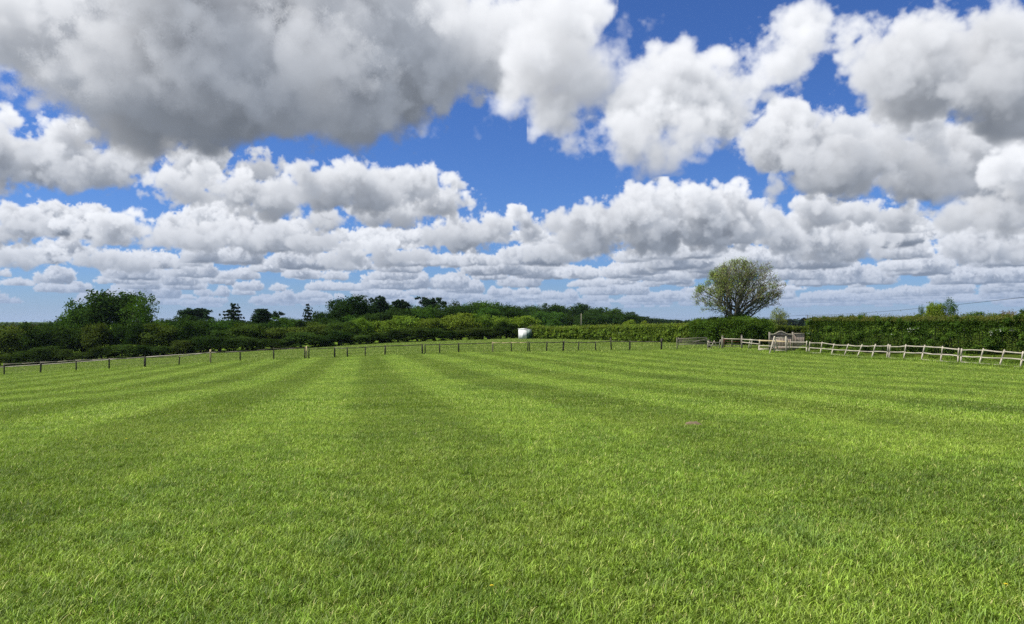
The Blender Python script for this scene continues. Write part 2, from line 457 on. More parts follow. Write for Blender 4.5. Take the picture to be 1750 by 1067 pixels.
def grass_tone(N, pos):
    """colour factors of the turf from the world position: (tone 0..1 for hue, brightness)"""
    sep = N.n('ShaderNodeSeparateXYZ'); N.t.links.new(pos, sep.inputs[0])
    x, y = sep.outputs[0], sep.outputs[1]
    flat = N.n('ShaderNodeCombineXYZ', i={0: x, 1: y}).outputs[0]
    wob = N.noise(flat, .35, 2)
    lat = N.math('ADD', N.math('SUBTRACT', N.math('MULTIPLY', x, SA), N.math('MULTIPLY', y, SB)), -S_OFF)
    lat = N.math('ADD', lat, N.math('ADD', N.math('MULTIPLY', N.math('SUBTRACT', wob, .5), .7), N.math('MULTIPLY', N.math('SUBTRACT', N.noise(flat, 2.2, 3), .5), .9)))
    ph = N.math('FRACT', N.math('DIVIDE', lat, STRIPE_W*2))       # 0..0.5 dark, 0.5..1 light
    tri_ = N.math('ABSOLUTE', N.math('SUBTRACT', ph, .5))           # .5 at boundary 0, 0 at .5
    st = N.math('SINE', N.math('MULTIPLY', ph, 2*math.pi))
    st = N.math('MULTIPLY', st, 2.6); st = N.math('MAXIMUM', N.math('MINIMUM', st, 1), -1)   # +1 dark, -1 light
    # the painted stripe sheen is faint close by and stops at the fence
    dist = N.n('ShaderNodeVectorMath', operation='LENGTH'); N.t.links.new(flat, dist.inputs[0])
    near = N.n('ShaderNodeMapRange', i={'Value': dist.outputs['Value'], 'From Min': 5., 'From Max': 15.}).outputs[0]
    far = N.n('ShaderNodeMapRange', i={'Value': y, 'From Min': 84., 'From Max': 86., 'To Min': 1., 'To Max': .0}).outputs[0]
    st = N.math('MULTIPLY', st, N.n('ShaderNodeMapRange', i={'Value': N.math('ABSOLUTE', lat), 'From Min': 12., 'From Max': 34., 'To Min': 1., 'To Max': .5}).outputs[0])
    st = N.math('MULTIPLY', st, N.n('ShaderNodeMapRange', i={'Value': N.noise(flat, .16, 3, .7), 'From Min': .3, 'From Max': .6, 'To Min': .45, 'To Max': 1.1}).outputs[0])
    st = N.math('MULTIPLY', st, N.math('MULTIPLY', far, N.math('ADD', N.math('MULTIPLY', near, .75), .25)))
    big = N.noise(flat, .22, 4, .6, .4); mid = N.noise(flat, 1.3, 4, .6); small = N.noise(flat, 6.5, 3, .6)
    return st, big, mid, small, flat, dist.outputs['Value']
def grass_material(name, blade):
    m, N = material(name)
    pos = N.n('ShaderNodeNewGeometry').outputs['Position']
    st, big, mid, small, flat, dist = grass_tone(N, pos)
    hue = N.math('ADD', N.math('MULTIPLY', big, .55), N.math('MULTIPLY', mid, .45))
    c = N.ramp(hue, [(.36, (.098, .196, .017)), (.46, (.176, .308, .026)), (.55, (.258, .396, .040)), (.66, (.345, .475, .068))])
    # bluish-green clover patches
    c = N.mix(N.ramp(N.noise(flat, .55, 3, .6, .8), stops1(.60, .74, 0, .6)), c, (.130, .250, .060))
    # a few yellowed and bare patches
    c = N.mix(N.math('MULTIPLY', N.ramp(N.noise(flat, 1.9, 4, .65, .5), stops1(.66, .74)), .55), c, (.27, .29, .09))
    past = N.n('ShaderNodeMapRange', i={'Value': N.math('SUBTRACT', N.n('ShaderNodeSeparateXYZ', i={0: pos}).outputs[1], N.math('MULTIPLY', big, 3.)), 'From Min': 82.5, 'From Max': 85., 'To Min': 0., 'To Max': .55}).outputs[0]
    c = N.mix(past, c, (.120, .190, .030))
    br = N.math('SUBTRACT', 1.0, N.math('MULTIPLY', st, .17))  # mower stripes: sheen of the bent blades put into the colour
    br = N.math('MULTIPLY', br, N.n('ShaderNodeMapRange', i={'Value': small, 'From Min': .3, 'From Max': .7, 'To Min': .70, 'To Max': 1.28}).outputs[0])
    if blade:
        sh = N.n('ShaderNodeAttribute', attribute_name='shade').outputs['Fac']
        dead = N.ramp(sh, stops1(.955, .965))
        c = N.mix(dead, c, (.36, .34, .13))
        c = N.mix(N.ramp(sh, stops1(.0, .9)), c, (1.35, 1.22, 1.2), 'MULTIPLY') if False else c
        br = N.math('MULTIPLY', br, N.math('ADD', N.math('MULTIPLY', N.math('POWER', sh, 1.6), 1.25), .50))
        yel = N.n('ShaderNodeAttribute', attribute_name='hue').outputs['Fac']
        c = N.mix(N.math('MULTIPLY', yel, .45), c, (.36, .43, .05))
    else:
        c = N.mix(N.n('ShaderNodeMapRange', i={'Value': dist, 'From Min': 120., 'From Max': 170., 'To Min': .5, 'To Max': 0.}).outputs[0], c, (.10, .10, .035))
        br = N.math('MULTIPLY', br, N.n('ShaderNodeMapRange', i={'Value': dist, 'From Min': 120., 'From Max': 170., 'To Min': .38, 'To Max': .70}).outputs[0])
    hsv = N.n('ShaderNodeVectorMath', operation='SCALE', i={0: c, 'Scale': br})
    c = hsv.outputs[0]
    out = N.n('ShaderNodeOutputMaterial')
    if blade:
        d = N.n('ShaderNodeBsdfDiffuse', i={'Color': c}); t = N.n('ShaderNodeBsdfTranslucent', i={'Color': N.mix(.5, c, (.29, .44, .03))})
        g = N.n('ShaderNodeBsdfGlossy', i={'Color': (1, 1, .9, 1), 'Roughness': .6})
        a = N.n('ShaderNodeMixShader', i={0: .30, 1: d.outputs[0], 2: t.outputs[0]})
        a = N.n('ShaderNodeMixShader', i={0: .032, 1: a.outputs[0], 2: g.outputs[0]})
        N.t.links.new(a.outputs[0], out.inputs[0])
    else:
        bump = N.n('ShaderNodeBump', i={'Height': N.noise(flat, 14, 4, .7), 'Strength': .6, 'Distance': .05})
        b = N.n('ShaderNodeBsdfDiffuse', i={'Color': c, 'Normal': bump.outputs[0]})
        N.t.links.new(b.outputs[0], out.inputs[0])
    return m
def leaf_material(name, trans=.28, gloss=.0):
    """foliage; the object's own colour sets the tree's tint"""
    m, N = material(name)
    oc = N.n('ShaderNodeObjectInfo').outputs['Color']
    sh = N.n('ShaderNodeAttribute', attribute_name='shade').outputs['Fac']
    pos = N.n('ShaderNodeNewGeometry').outputs['Position']
    nz = N.noise(pos, .55, 3, .6)
    k = N.math('ADD', N.math('MULTIPLY', sh, 1.5), N.math('ADD', N.math('MULTIPLY', nz, 1.3), .25))
    c = N.n('ShaderNodeVectorMath', operation='SCALE', i={0: oc, 'Scale': k}).outputs[0]
    c = N.mix(N.ramp(N.noise(pos, .8, 2), stops1(.45, .7, 0, .35)), c, N.mix(1.0, c, (1.5, 1.12, .6), 'MULTIPLY'))
    d = N.n('ShaderNodeBsdfDiffuse', i={'Color': c}); t = N.n('ShaderNodeBsdfTranslucent', i={'Color': N.mix(1.0, c, (1.5, 1.5, .6), 'MULTIPLY')})
    a = N.n('ShaderNodeMixShader', i={0: trans, 1: d.outputs[0], 2: t.outputs[0]})
    out = N.n('ShaderNodeOutputMaterial'); N.t.links.new(a.outputs[0], out.inputs[0])
    return m
def wood_material(name, c1, c2, rough=.85, scale=1.0, moss=0.0):
    m, N = material(name)
    tc = N.n('ShaderNodeTexCoord').outputs['Object']
    mp = N.n('ShaderNodeMapping', i={'Vector': tc, 'Scale': (6*scale, 6*scale, 1.2*scale)}).outputs[0]
    f = N.noise(mp, 5, 6, .65, .6)
    c = N.mix(N.ramp(f, stops1(.35, .68)), c1, c2)
    f2 = N.noise(tc, 1.1, 3)
    c = N.mix(N.math('MULTIPLY', N.ramp(f2, stops1(.45, .68)), .5), c, tuple(v*.6 for v in c1))
    if moss: c = N.mix(N.math('MULTIPLY', N.ramp(N.noise(tc, 3.1, 4), stops1(.5, .64)), moss), c, (.10, .12, .03))
    bump = N.n('ShaderNodeBump', i={'Height': f, 'Strength': .5, 'Distance': .01})
    b = N.n('ShaderNodeBsdfPrincipled', i={'Base Color': c, 'Roughness': rough, 'Normal': bump.outputs[0]})
    out = N.n('ShaderNodeOutputMaterial'); N.t.links.new(b.outputs[0], out.inputs[0])
    return m
def plain_material(name, c, rough=.7, var=.25, scale=3., metal=0., stain=None):
    m, N = material(name)
    tc = N.n('ShaderNodeTexCoord').outputs['Object']
    f = N.noise(tc, scale, 5, .6)
    cc = N.mix(N.ramp(f, stops1(.3, .7)), tuple(v*(1-var) for v in c), c)
    if stain:
        z = N.n('ShaderNodeSeparateXYZ', i={0: tc}).outputs[2]
        q = N.math('ADD', N.math('MULTIPLY', N.noise(N.n('ShaderNodeMapping', i={'Vector': tc, 'Scale': (5, 5, 1)}).outputs[0], 1.5, 4), 1.6), N.math('MULTIPLY', z, -.62))
        cc = N.mix(N.ramp(q, stops1(-.02, .20)), cc, stain)
    b = N.n('ShaderNodeBsdfPrincipled', i={'Base Color': cc, 'Roughness': rough, 'Metallic': metal})
    out = N.n('ShaderNodeOutputMaterial'); N.t.links.new(b.outputs[0], out.inputs[0])
    return m
M = {
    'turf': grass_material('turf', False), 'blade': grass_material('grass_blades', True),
    'leaf': leaf_material('leaves'), 'needle': leaf_material('needles', .08, .03),
    'bark': wood_material('bark', (.055, .045, .032), (.12, .10, .075), moss=.35),
    'pale_bark': wood_material('pale_bark', (.13, .11, .075), (.25, .22, .16), moss=.2),
    'old_wood': wood_material('weathered_dark_wood', (.045, .038, .030), (.11, .095, .075), moss=.25),
    'grey_wood': wood_material('weathered_grey_wood', (.20, .175, .135), (.40, .36, .29), moss=.12),
    'sun_wood': wood_material('sunbleached_wood', (.42, .37, .28), (.66, .61, .50)),
    'new_wood': wood_material('fresh_cream_timber', (.50, .39, .20), (.66, .55, .33)),
    'panel_wood': wood_material('pinkish_grey_panel_boards', (.42, .32, .26), (.66, .54, .46)),
    'shed_white': plain_material('white_painted_sheet', (.82, .84, .82), .5, .06),
    'shed_green': plain_material('green_stained_white_sheet', (.62, .74, .70), .5, .2, 2., stain=(.03, .12, .10)),
    'felt': plain_material('dark_roofing_felt', (.05, .05, .05), .9),
    'red': plain_material('rusty_red_gate_paint', (.16, .035, .022), .6),
    'blossom': plain_material('hawthorn_blossom', (.62, .62, .56), .8, .2),
    'track': plain_material('pale_track', (.46, .43, .36), .95, .3, .6),
    'soil': plain_material('bare_soil', (.20, .145, .095), .95, .4, 20.),
    'wire': plain_material('dark_cable', (.03, .03, .035), .6),
    'flower': plain_material('yellow_petals', (.75, .60, .02), .6, .1),
    'brick': plain_material('brown_brick', (.16, .10, .08), .9, .4, 8.),
    'sea': plain_material('sea_water', (.05, .09, .13), .4, .2, .001),
}

# ================================================================ ground
def build_terrain():
    na, nr = 540, 230
    az = np.linspace(0, 2*math.pi, na, endpoint=False)
    r = 3.0*np.sinh(np.linspace(0.02, 1, nr)**1.0*math.asinh(9000/3.0)); r[-1] = 9000
    A, Rr = np.meshgrid(az, r); X = (Rr*np.sin(A)).ravel(); Y = (Rr*np.cos(A)).ravel()
    Z = gz(X, Y)-.014
    far = np.clip((np.hypot(X, Y)-1500)/1500, 0, 1); Z = Z*(1-far)+(-9)*far
    V = np.vstack((np.stack((X, Y, Z), -1), [(0, 0, gz1(0, 0))]))
    i = np.arange(na*(nr-1)).reshape(nr-1, na); j = np.roll(i, -1, 1)
    Q = np.stack((i, i+na, j+na, j), -1).reshape(-1, 4)
    a = np.arange(na); T = np.stack((np.full(na, len(V)-1), a, np.roll(a, -1)), -1)
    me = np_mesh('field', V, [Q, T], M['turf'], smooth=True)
    tag(mobj('field', me), 'broad green mown field falling gently away to the fences', 'field', kind='structure')
build_terrain()

def patch(name, size, n, w, h, lean, seed, segs=3, over=1.32):
    """a square of grass blades leaning along +y"""
    g = np.random.default_rng(seed)
    k = int(n*.45); c = g.uniform(-.5, .5, (max(4, n//28), 2))*size
    b = np.concatenate((g.uniform(-.5, .5, (n-k, 2))*size*over, c[g.integers(0, len(c), k)]+g.normal(0, .016, (k, 2))*max(1, w/.004)))
    L = h*np.clip(g.lognormal(-.03, .40, n), .3, 2.5)
    a = g.uniform(0, 2*math.pi, n); tilt = g.uniform(.35, 1.35, n)
    D = np.stack((np.cos(a)*tilt, np.sin(a)*tilt+lean), -1)                 # sideways reach per unit of length
    wd = w*g.uniform(.6, 1.5, n)
    sd = np.stack((-D[:, 1], D[:, 0]), -1); sd /= np.linalg.norm(sd, axis=1)[:, None]+1e-6
    tw = g.uniform(-.7, .7, n); cs, sn = np.cos(tw), np.sin(tw)
    sd = np.stack((sd[:, 0]*cs-sd[:, 1]*sn, sd[:, 0]*sn+sd[:, 1]*cs), -1)
    ts = np.linspace(0, 1, segs+1); rows = []
    for t in ts:
        p = np.empty((n, 3)); p[:, :2] = b+D*(L*(t*.35+.65*t*t)*.8)[:, None]; p[:, 2] = L*(t-.38*t*t*np.minimum(1, np.hypot(D[:, 0], D[:, 1])))-.006
        hw = wd*.5*(1-.75*t*t) if t < 1 else wd*0
        if t < 1: rows += [np.concatenate((p[:, :2]-sd*hw[:, None], p[:, 2:]), 1), np.concatenate((p[:, :2]+sd*hw[:, None], p[:, 2:]), 1)]
        else: rows.append(p)
    V = np.stack(rows, 1).reshape(-1, 3); m = len(rows); base = np.arange(n)[:, None]*m
    Q = np.concatenate([base+np.array([[2*i, 2*i+1, 2*i+3, 2*i+2]]) for i in range(segs-1)]) if segs > 1 else []
    T = base+np.array([[m-3, m-2, m-1]])
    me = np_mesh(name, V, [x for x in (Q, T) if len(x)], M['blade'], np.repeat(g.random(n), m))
    at_ = me.attributes.new('hue', 'FLOAT', 'POINT'); at_.data.foreach_set('value', np.repeat(g.random(n)**2, m).astype(np.float32))
    return bpy.data.objects.new(name, me)

def scatter(name, protos, P, rot, scl, idx):
    """one object: the points carry copies of the patches"""
    cc = bpy.data.collections.new(name+'_patches')
    for p in protos: cc.objects.link(p)
    me = bpy.data.meshes.new(name); me.vertices.add(len(P)); me.vertices.foreach_set('co', P.astype(np.float32).ravel())
    a = me.attributes.new('rot', 'FLOAT_VECTOR', 'POINT'); a.data.foreach_set('vector', rot.astype(np.float32).ravel())
    a = me.attributes.new('scl', 'FLOAT', 'POINT'); a.data.foreach_set('value', scl.astype(np.float32))
    a = me.attributes.new('idx', 'INT', 'POINT'); a.data.foreach_set('value', idx.astype(np.int32))
    o = mobj(name, me)
    t = bpy.data.node_groups.new(name, 'GeometryNodeTree')
    t.interface.new_socket('Geometry', in_out='INPUT', socket_type='NodeSocketGeometry')
    t.interface.new_socket('Geometry', in_out='OUTPUT', socket_type='NodeSocketGeometry')
    N = NT(t)
    gi = N.n('NodeGroupInput'); go = N.n('NodeGroupOutput')
    ci = N.n('GeometryNodeCollectionInfo', i={'Collection': cc}); ci.inputs['Separate Children'].default_value = True; ci.inputs['Reset Children'].default_value = True
    def at_(nm, dt):
        x = N.n('GeometryNodeInputNamedAttribute', data_type=dt); x.inputs['Name'].default_value = nm; return x.outputs['Attribute']
    ip = N.n('GeometryNodeInstanceOnPoints', i={'Points': gi.outputs[0], 'Instance': ci.outputs[0], 'Instance Index': at_('idx', 'INT'), 'Scale': at_('scl', 'FLOAT')})
    ip.inputs['Pick Instance'].default_value = True
    er = N.n('FunctionNodeEulerToRotation', i={0: at_('rot', 'FLOAT_VECTOR')}); t.links.new(er.outputs[0], ip.inputs['Rotation'])
    t.links.new(ip.outputs[0], go.inputs[0])
    md = o.modifiers.new('scatter', 'NODES'); md.node_group = t
    return o

# line of the two fences, for where the mown grass ends
FENCE_X = [-60, 8, 187, 360, 525, 722, 934, 1076, 1157, 1236, 1294, 1320, 1380, 1463, 1544, 1606, 1673, 1744, 1850]
FENCE_Y = [79, 80, 80, 82, 83, 85, 86, 86, 85, 84, 80, 77, 74, 67, 60, 55.5, 52.5, 50, 46]
def build_grass():
    protos = []; zones = []
    spec = [('a', STRIPE_W/4, 3300, .0044, .036, 3.0, 15.5, 3, 5), ('b', STRIPE_W/2, 4200, .0075, .040, 15.5, 40., 2, 4),
            ('c', STRIPE_W, 5600, .012, .058, 40., 96., 2, 3), ('d', STRIPE_W*2, 5200, .028, .11, 84., 200., 2, 3)]
    Ps, Rs, Ss, Is = [], [], [], []
    for z, size, n, w, h, r0, r1, segs, nv in spec:
        first = len(protos)
        for v in range(nv):
            protos.append(patch('turf_%s_%d' % (z, v), size, n, w, h*(1+.12*(v % 3-1)), {'a': .05, 'b': .16, 'c': .22, 'd': .1}[z], 100+len(protos), segs))
        k = int(r1/size)+2; g = (np.arange(-k, k)+.5)*size
        s, t = np.meshgrid(g, g); s = s.ravel(); t = t.ravel()
        x = (s+S_OFF)*SA+t*SB; y = -(s+S_OFF)*SB+t*SA
        r = np.hypot(x, y); a = np.arctan2(x, y)
        m = (r >= r0-size*.6) & (r < r1+size*.3) & (np.abs(x) < 7+y*math.tan(R(40))) & (y > 1.5)
        px = 875+FPX*x/np.maximum(y, .1); fy = np.interp(px, FENCE_X, FENCE_Y)
        if z == 'd': m &= (y > fy-1) & (px < 1290) & (y < 150)
        else: m &= (y < fy+1.5)
        x, y, s = x[m], y[m], s[m]
        ph = (s/(STRIPE_W*2)) % 1.0
        dark = ph < .5
        e = size*.5
        zz = gz(x, y); gx = (gz(x+e, y)-gz(x-e, y))/(2*e); gy = (gz(x, y+e)-gz(x, y-e))/(2*e)
        rz = np.where(dark, math.pi, 0)-STRIPE_A+RNG.normal(0, .35, len(x))
        if z == 'd': rz = RNG.uniform(0, 6.28, len(x))
        rot = np.empty((len(x), 3))
        for q in range(len(x)):
            nrm = Vector((-gx[q], -gy[q], 1)).normalized()
            e_ = (Vector((0, 0, 1)).rotation_difference(nrm).to_matrix()@Matrix.Rotation(rz[q], 3, 'Z')).to_euler(); rot[q] = e_
        Ps.append(np.stack((x, y, zz), -1)); Rs.append(rot); Ss.append(RNG.uniform(.9, 1.15, len(x)))
        Is.append(first+RNG.integers(0, nv, len(x)))
    # tufts of longer grass
    first = len(protos)
    for v in range(4): protos.append(patch('turf_e_%d' % v, .22, 110, .0048, .070, .1, 300+v, 3, 1.0))
    n = 700; r = 4+34*RNG.random(n)**1.3; a = RNG.uniform(R(-40), R(40), n); x, y = r*np.sin(a), r*np.cos(a)
    Ps.append(np.stack((x, y, gz(x, y)), -1)); Rs.append(np.stack((x*0, x*0, RNG.uniform(0, 6.28, n)), -1)); Ss.append(RNG.uniform(.6, 1.25, n)); Is.append(first+RNG.integers(0, 4, n))
    # rough grass left by the mower along the fences
    px = RNG.uniform(-10, 1760, 3400); Y = np.interp(px, FENCE_X, FENCE_Y)+RNG.normal(.3, .35, len(px)); x = (px-875)/FPX*Y
    Ps.append(np.stack((x, Y, gz(x, Y)), -1)); Rs.append(np.stack((x*0, x*0, RNG.uniform(0, 6.28, len(px))), -1)); Ss.append(RNG.uniform(1.2, 2.6, len(px))*np.where(px > 1300, 1.3, .8)); Is.append(first+RNG.integers(0, 4, len(px)))
    o = scatter('grass', protos, np.concatenate(Ps), np.concatenate(Rs), np.concatenate(Ss), np.concatenate(Is))
    tag(o, 'short mown meadow grass in lighter and darker mower stripes', 'grass', kind='stuff')
build_grass()

# ================================================================ foliage
def foliage(lobes, n, leaf, seed, shell=.55, clumps=26, spread=.26, flat=0., gap=0.):
    """leaf-sized faces in clumps through the lobes (cx,cy,cz,rx,ry,rz)"""
    g = np.random.default_rng(seed); Lb = np.array(lobes, float)
    wt = (Lb[:, 3]*Lb[:, 4]*Lb[:, 5])**(2/3.); wt /= wt.sum()
    C = []; 
    for l, q in zip(Lb, wt):
        k = max(5, int(clumps*len(Lb)*q)); d = g.normal(size=(k, 3)); d /= np.linalg.norm(d, axis=1)[:, None]
        rr = shell+(1-shell)*g.random(k)**.6
        d[:, 2] = np.where(d[:, 2] < -.55, -d[:, 2]*.5, d[:, 2])
        C.append(np.concatenate((l[:3]+d*rr[:, None]*l[3:], d, np.full((k, 1), l[3:].min()), g.random((k, 1))), 1))
    C = np.concatenate(C)
    if gap: C = C[g.random(len(C)) > gap]
    pw = C[:, 6]**1.6; k = g.choice(len(C), n, p=pw/pw.sum())
    off = g.normal(size=(n, 3))*(C[k, 6]*spread)[:, None]; off[:, 2] *= .62
    P = C[k, :3]+off
    nrm = C[k, 3:6]*.7+g.normal(size=(n, 3))*.75; nrm[:, 2] += .35
    if flat: nrm = nrm*(1-flat)+np.array([0, 0, 1])*flat
    nrm /= np.linalg.norm(nrm, axis=1)[:, None]+1e-6
    a = np.cross(nrm, g.normal(size=(n, 3))); a /= np.linalg.norm(a, axis=1)[:, None]+1e-6; b = np.cross(nrm, a)
    s = (leaf*g.uniform(.55, 1.35, n))[:, None]; e = g.uniform(.5, .9, n)[:, None]
    V = np.stack((P-a*s*.5, P-b*s*e*.5+nrm*s*.1, P+a*s*.5, P+b*s*e*.5+nrm*s*.1), 1).reshape(-1, 3)
    Q = np.arange(n*4).reshape(-1, 4)
    sh = np.clip(C[k, 7]*.55+g.random(n)*.45, 0, 1)
    return V, Q, np.repeat(sh, 4), C
def crown_mesh(name, *a, mat='leaf', **kw):
    V, Q, s, C = foliage(*a, **kw)
    return np_mesh(name, V, [Q], M[mat], s), C
def trunk_mesh(name, h, r, targets, seed, mat='bark', lean=(0, 0), fork=.35, limbs=7, twigs=0, sides=6):
    g = np.random.default_rng(seed); mb = MB()
    top = np.array([lean[0], lean[1], h]); pts = [np.array([0, 0, -.15])]
    for t in (.12, .35, .65, 1.): pts.append(top*t+np.array([*g.normal(0, r*.35, 2), 0]))
    mb.tube(pts, [r*1.35, r*1.05, r*.85, r*.62, r*.25], sides+2)
    if len(targets):
        tg = np.array(targets)[g.permutation(len(targets))[:limbs]]
        for T in tg:
            f = fork+(1-fork)*g.random()*.6; s = top*f; T = T*np.array([1, 1, 1])
            mid = s+(T-s)*.5+np.array([0, 0, -.06*h])+g.normal(0, .03*h, 3)
            q = [s, s*.6+mid*.4, mid, mid*.4+T*.6, T]; rr = r*(.52-.25*f)
            mb.tube(q, [rr, rr*.8, rr*.6, rr*.4, rr*.14], sides, False)
            for _ in range(twigs):
                u = g.uniform(.3, .95); i = min(int(u*4), 3); b = q[i]+(q[i+1]-q[i])*(u*4-i)
                e = b+g.normal(0, 1, 3)*np.linalg.norm(T-s)*.16+np.array([0, 0, .08*h])
                mb.tube([b, (b+e)/2+g.normal(0, .01*h, 3), e], [rr*.28, rr*.18, rr*.06], 4, False)
    return mb.mesh(name, M[mat])

def round_lobes(seed, w=1., h=1., low=.22, n=12, dome=1.0):
    g = np.random.default_rng(seed); L = [(0, 0, h*(low+(1-low)*.5), w*.30, w*.30, h*(1-low)*.38)]
    for i in range(n):
        a = i*2.4+g.uniform(-.3, .3); z = low+(1-low)*((i+.5)/n)*.86
        rad = w*.33*math.sqrt(max(.05, 1-((z-low-.25*(1-low))/(1-low)/.82)**2))
        s = g.uniform(.12, .19)*w
        L.append((math.cos(a)*rad, math.sin(a)*rad, h*z+g.uniform(-.02, .03)*h, s, s, s*.75*h/w*(1.0 if dome else .8)))
    return L
VAR = {}
def variants():
    """unit trees, one metre wide and one metre high, seen a hundred metres off and more"""
    for v in range(5):
        me, C = crown_mesh('crown', round_lobes(10+v, 1, 1, .20, 13), 12000, .033, 20+v, clumps=20, spread=.27)
        VAR['round', v] = (me, trunk_mesh('trunk', .8, .035, C[:, :3]*.9, v, limbs=9), 'bark')
    for v in range(6):
        me, C = crown_mesh('crown', round_lobes(40+v, 1.06, 1, .03, 13), 12000, .038, 50+v, clumps=18, spread=.30)
        VAR['bush', v] = (me, trunk_mesh('trunk', .7, .03, C[:, :3]*.9, 10+v, limbs=8, fork=.1), 'bark')
    for v in range(3):       # flat-topped pine
        g = np.random.default_rng(70+v); L = []
        for i in range(11):
            a = g.uniform(0, 6.28); z = g.uniform(.50, .93); rr = g.uniform(.05, .36)*(1.15-.35*abs(z-.75)/.25)
            L.append((math.cos(a)*rr, math.sin(a)*rr, z, g.uniform(.13, .20), g.uniform(.13, .20), g.uniform(.055, .09)))
        for i in range(4): L.append((g.uniform(-.1, .1), g.uniform(-.1, .1), .45+.12*i, .2, .2, .1))
        me, C = crown_mesh('crown', L, 10000, .038, 80+v, mat='needle', clumps=16, spread=.30)
        VAR['pine', v] = (me, trunk_mesh('trunk', .88, .026, C[:, :3], 20+v, limbs=14, fork=.55), 'bark')
    for v in range(2):       # cedar with level tiers
        g = np.random.default_rng(90+v); L = []
        for i, z in enumerate(np.linspace(.14, .96, 11)):
            wd = (.50*(1-z)**.55+.07)*g.uniform(.85, 1.15)
            for s_ in range(5 if z < .8 else 2):
                a = s_*2*math.pi/5+i*.8+g.uniform(-.3, .3); rr = wd*g.uniform(.45, .8)
                L.append((math.cos(a)*rr, math.sin(a)*rr, z+g.uniform(-.015, .015), wd*.55, wd*.55, .036))
            L.append((0, 0, z, wd*.62, wd*.62, .05))
        me, C = crown_mesh('crown', L, 16000, .042, 95+v, mat='needle', flat=.5, clumps=12, spread=.28)
        VAR['cedar', v] = (me, trunk_mesh('trunk', .97, .03, C[:, :3], 30+v, limbs=22, fork=.12), 'bark')
    for v in range(3):       # thin young crown that lets the sky through
        me, C = crown_mesh('crown', round_lobes(120+v, 1, 1, .25, 12), 2600, .036, 125+v, clumps=14, spread=.30)
        VAR['sparse', v] = (me, trunk_mesh('trunk', .85, .02, C[:, :3]*.95, 40+v, limbs=18, twigs=3), 'bark')
variants()
used = set()
def tree(kind, v, px, top, w_px, Y, color, name, label, cat='tree', group=None, depth=1.0, base=None, rz=None):
    """a tree whose trunk stands Y metres ahead, at this column, reaching this row of the photograph"""
    g = ground(px, Y)
    if base is not None: g.z = up_to(px, Y, base)
    h = up_to(px, Y, top)-g.z; w = w_px/FPX*Y
    o = empty(name, g, RNG.uniform(0, 6.28) if rz is None else rz)
    tag(o, label, cat, group)
    cm, tm, _ = VAR[kind, v]
    wn = {'pine': .80, 'cedar': 1.0}.get(kind, .96)
    for nm, me in (('crown', cm), ('trunk', tm)):
        c = mobj(nm, me, o); c.scale = (w/wn, w/wn*depth, h/.97); c.color = (*color, 1) if nm == 'crown' else (1, 1, 1, 1)
    return o

DK, MD, OL, YG, BG = (.020, .042, .010), (.036, .074, .013), (.058, .092, .016), (.105, .155, .020), (.016, .033, .016)
ORD = ['first', 'second', 'third', 'fourth', 'fifth', 'sixth', 'seventh', 'eighth', 'ninth', 'tenth', 'eleventh', 'twelfth', 'thirteenth', 'fourteenth', 'fifteenth', 'sixteenth',
       'seventeenth', 'eighteenth', 'nineteenth', 'twentieth', 'twenty-first', 'twenty-second', 'twenty-third', 'twenty-fourth', 'twenty-fifth', 'twenty-sixth', 'twenty-seventh', 'twenty-eighth', 'twenty-ninth', 'thirtieth', 'thirty-first', 'thirty-second']
def vary(c, s=.16):
    k = RNG.uniform(1-s, 1+s); return (c[0]*k*RNG.uniform(.88, 1.15), c[1]*k, c[2]*k)

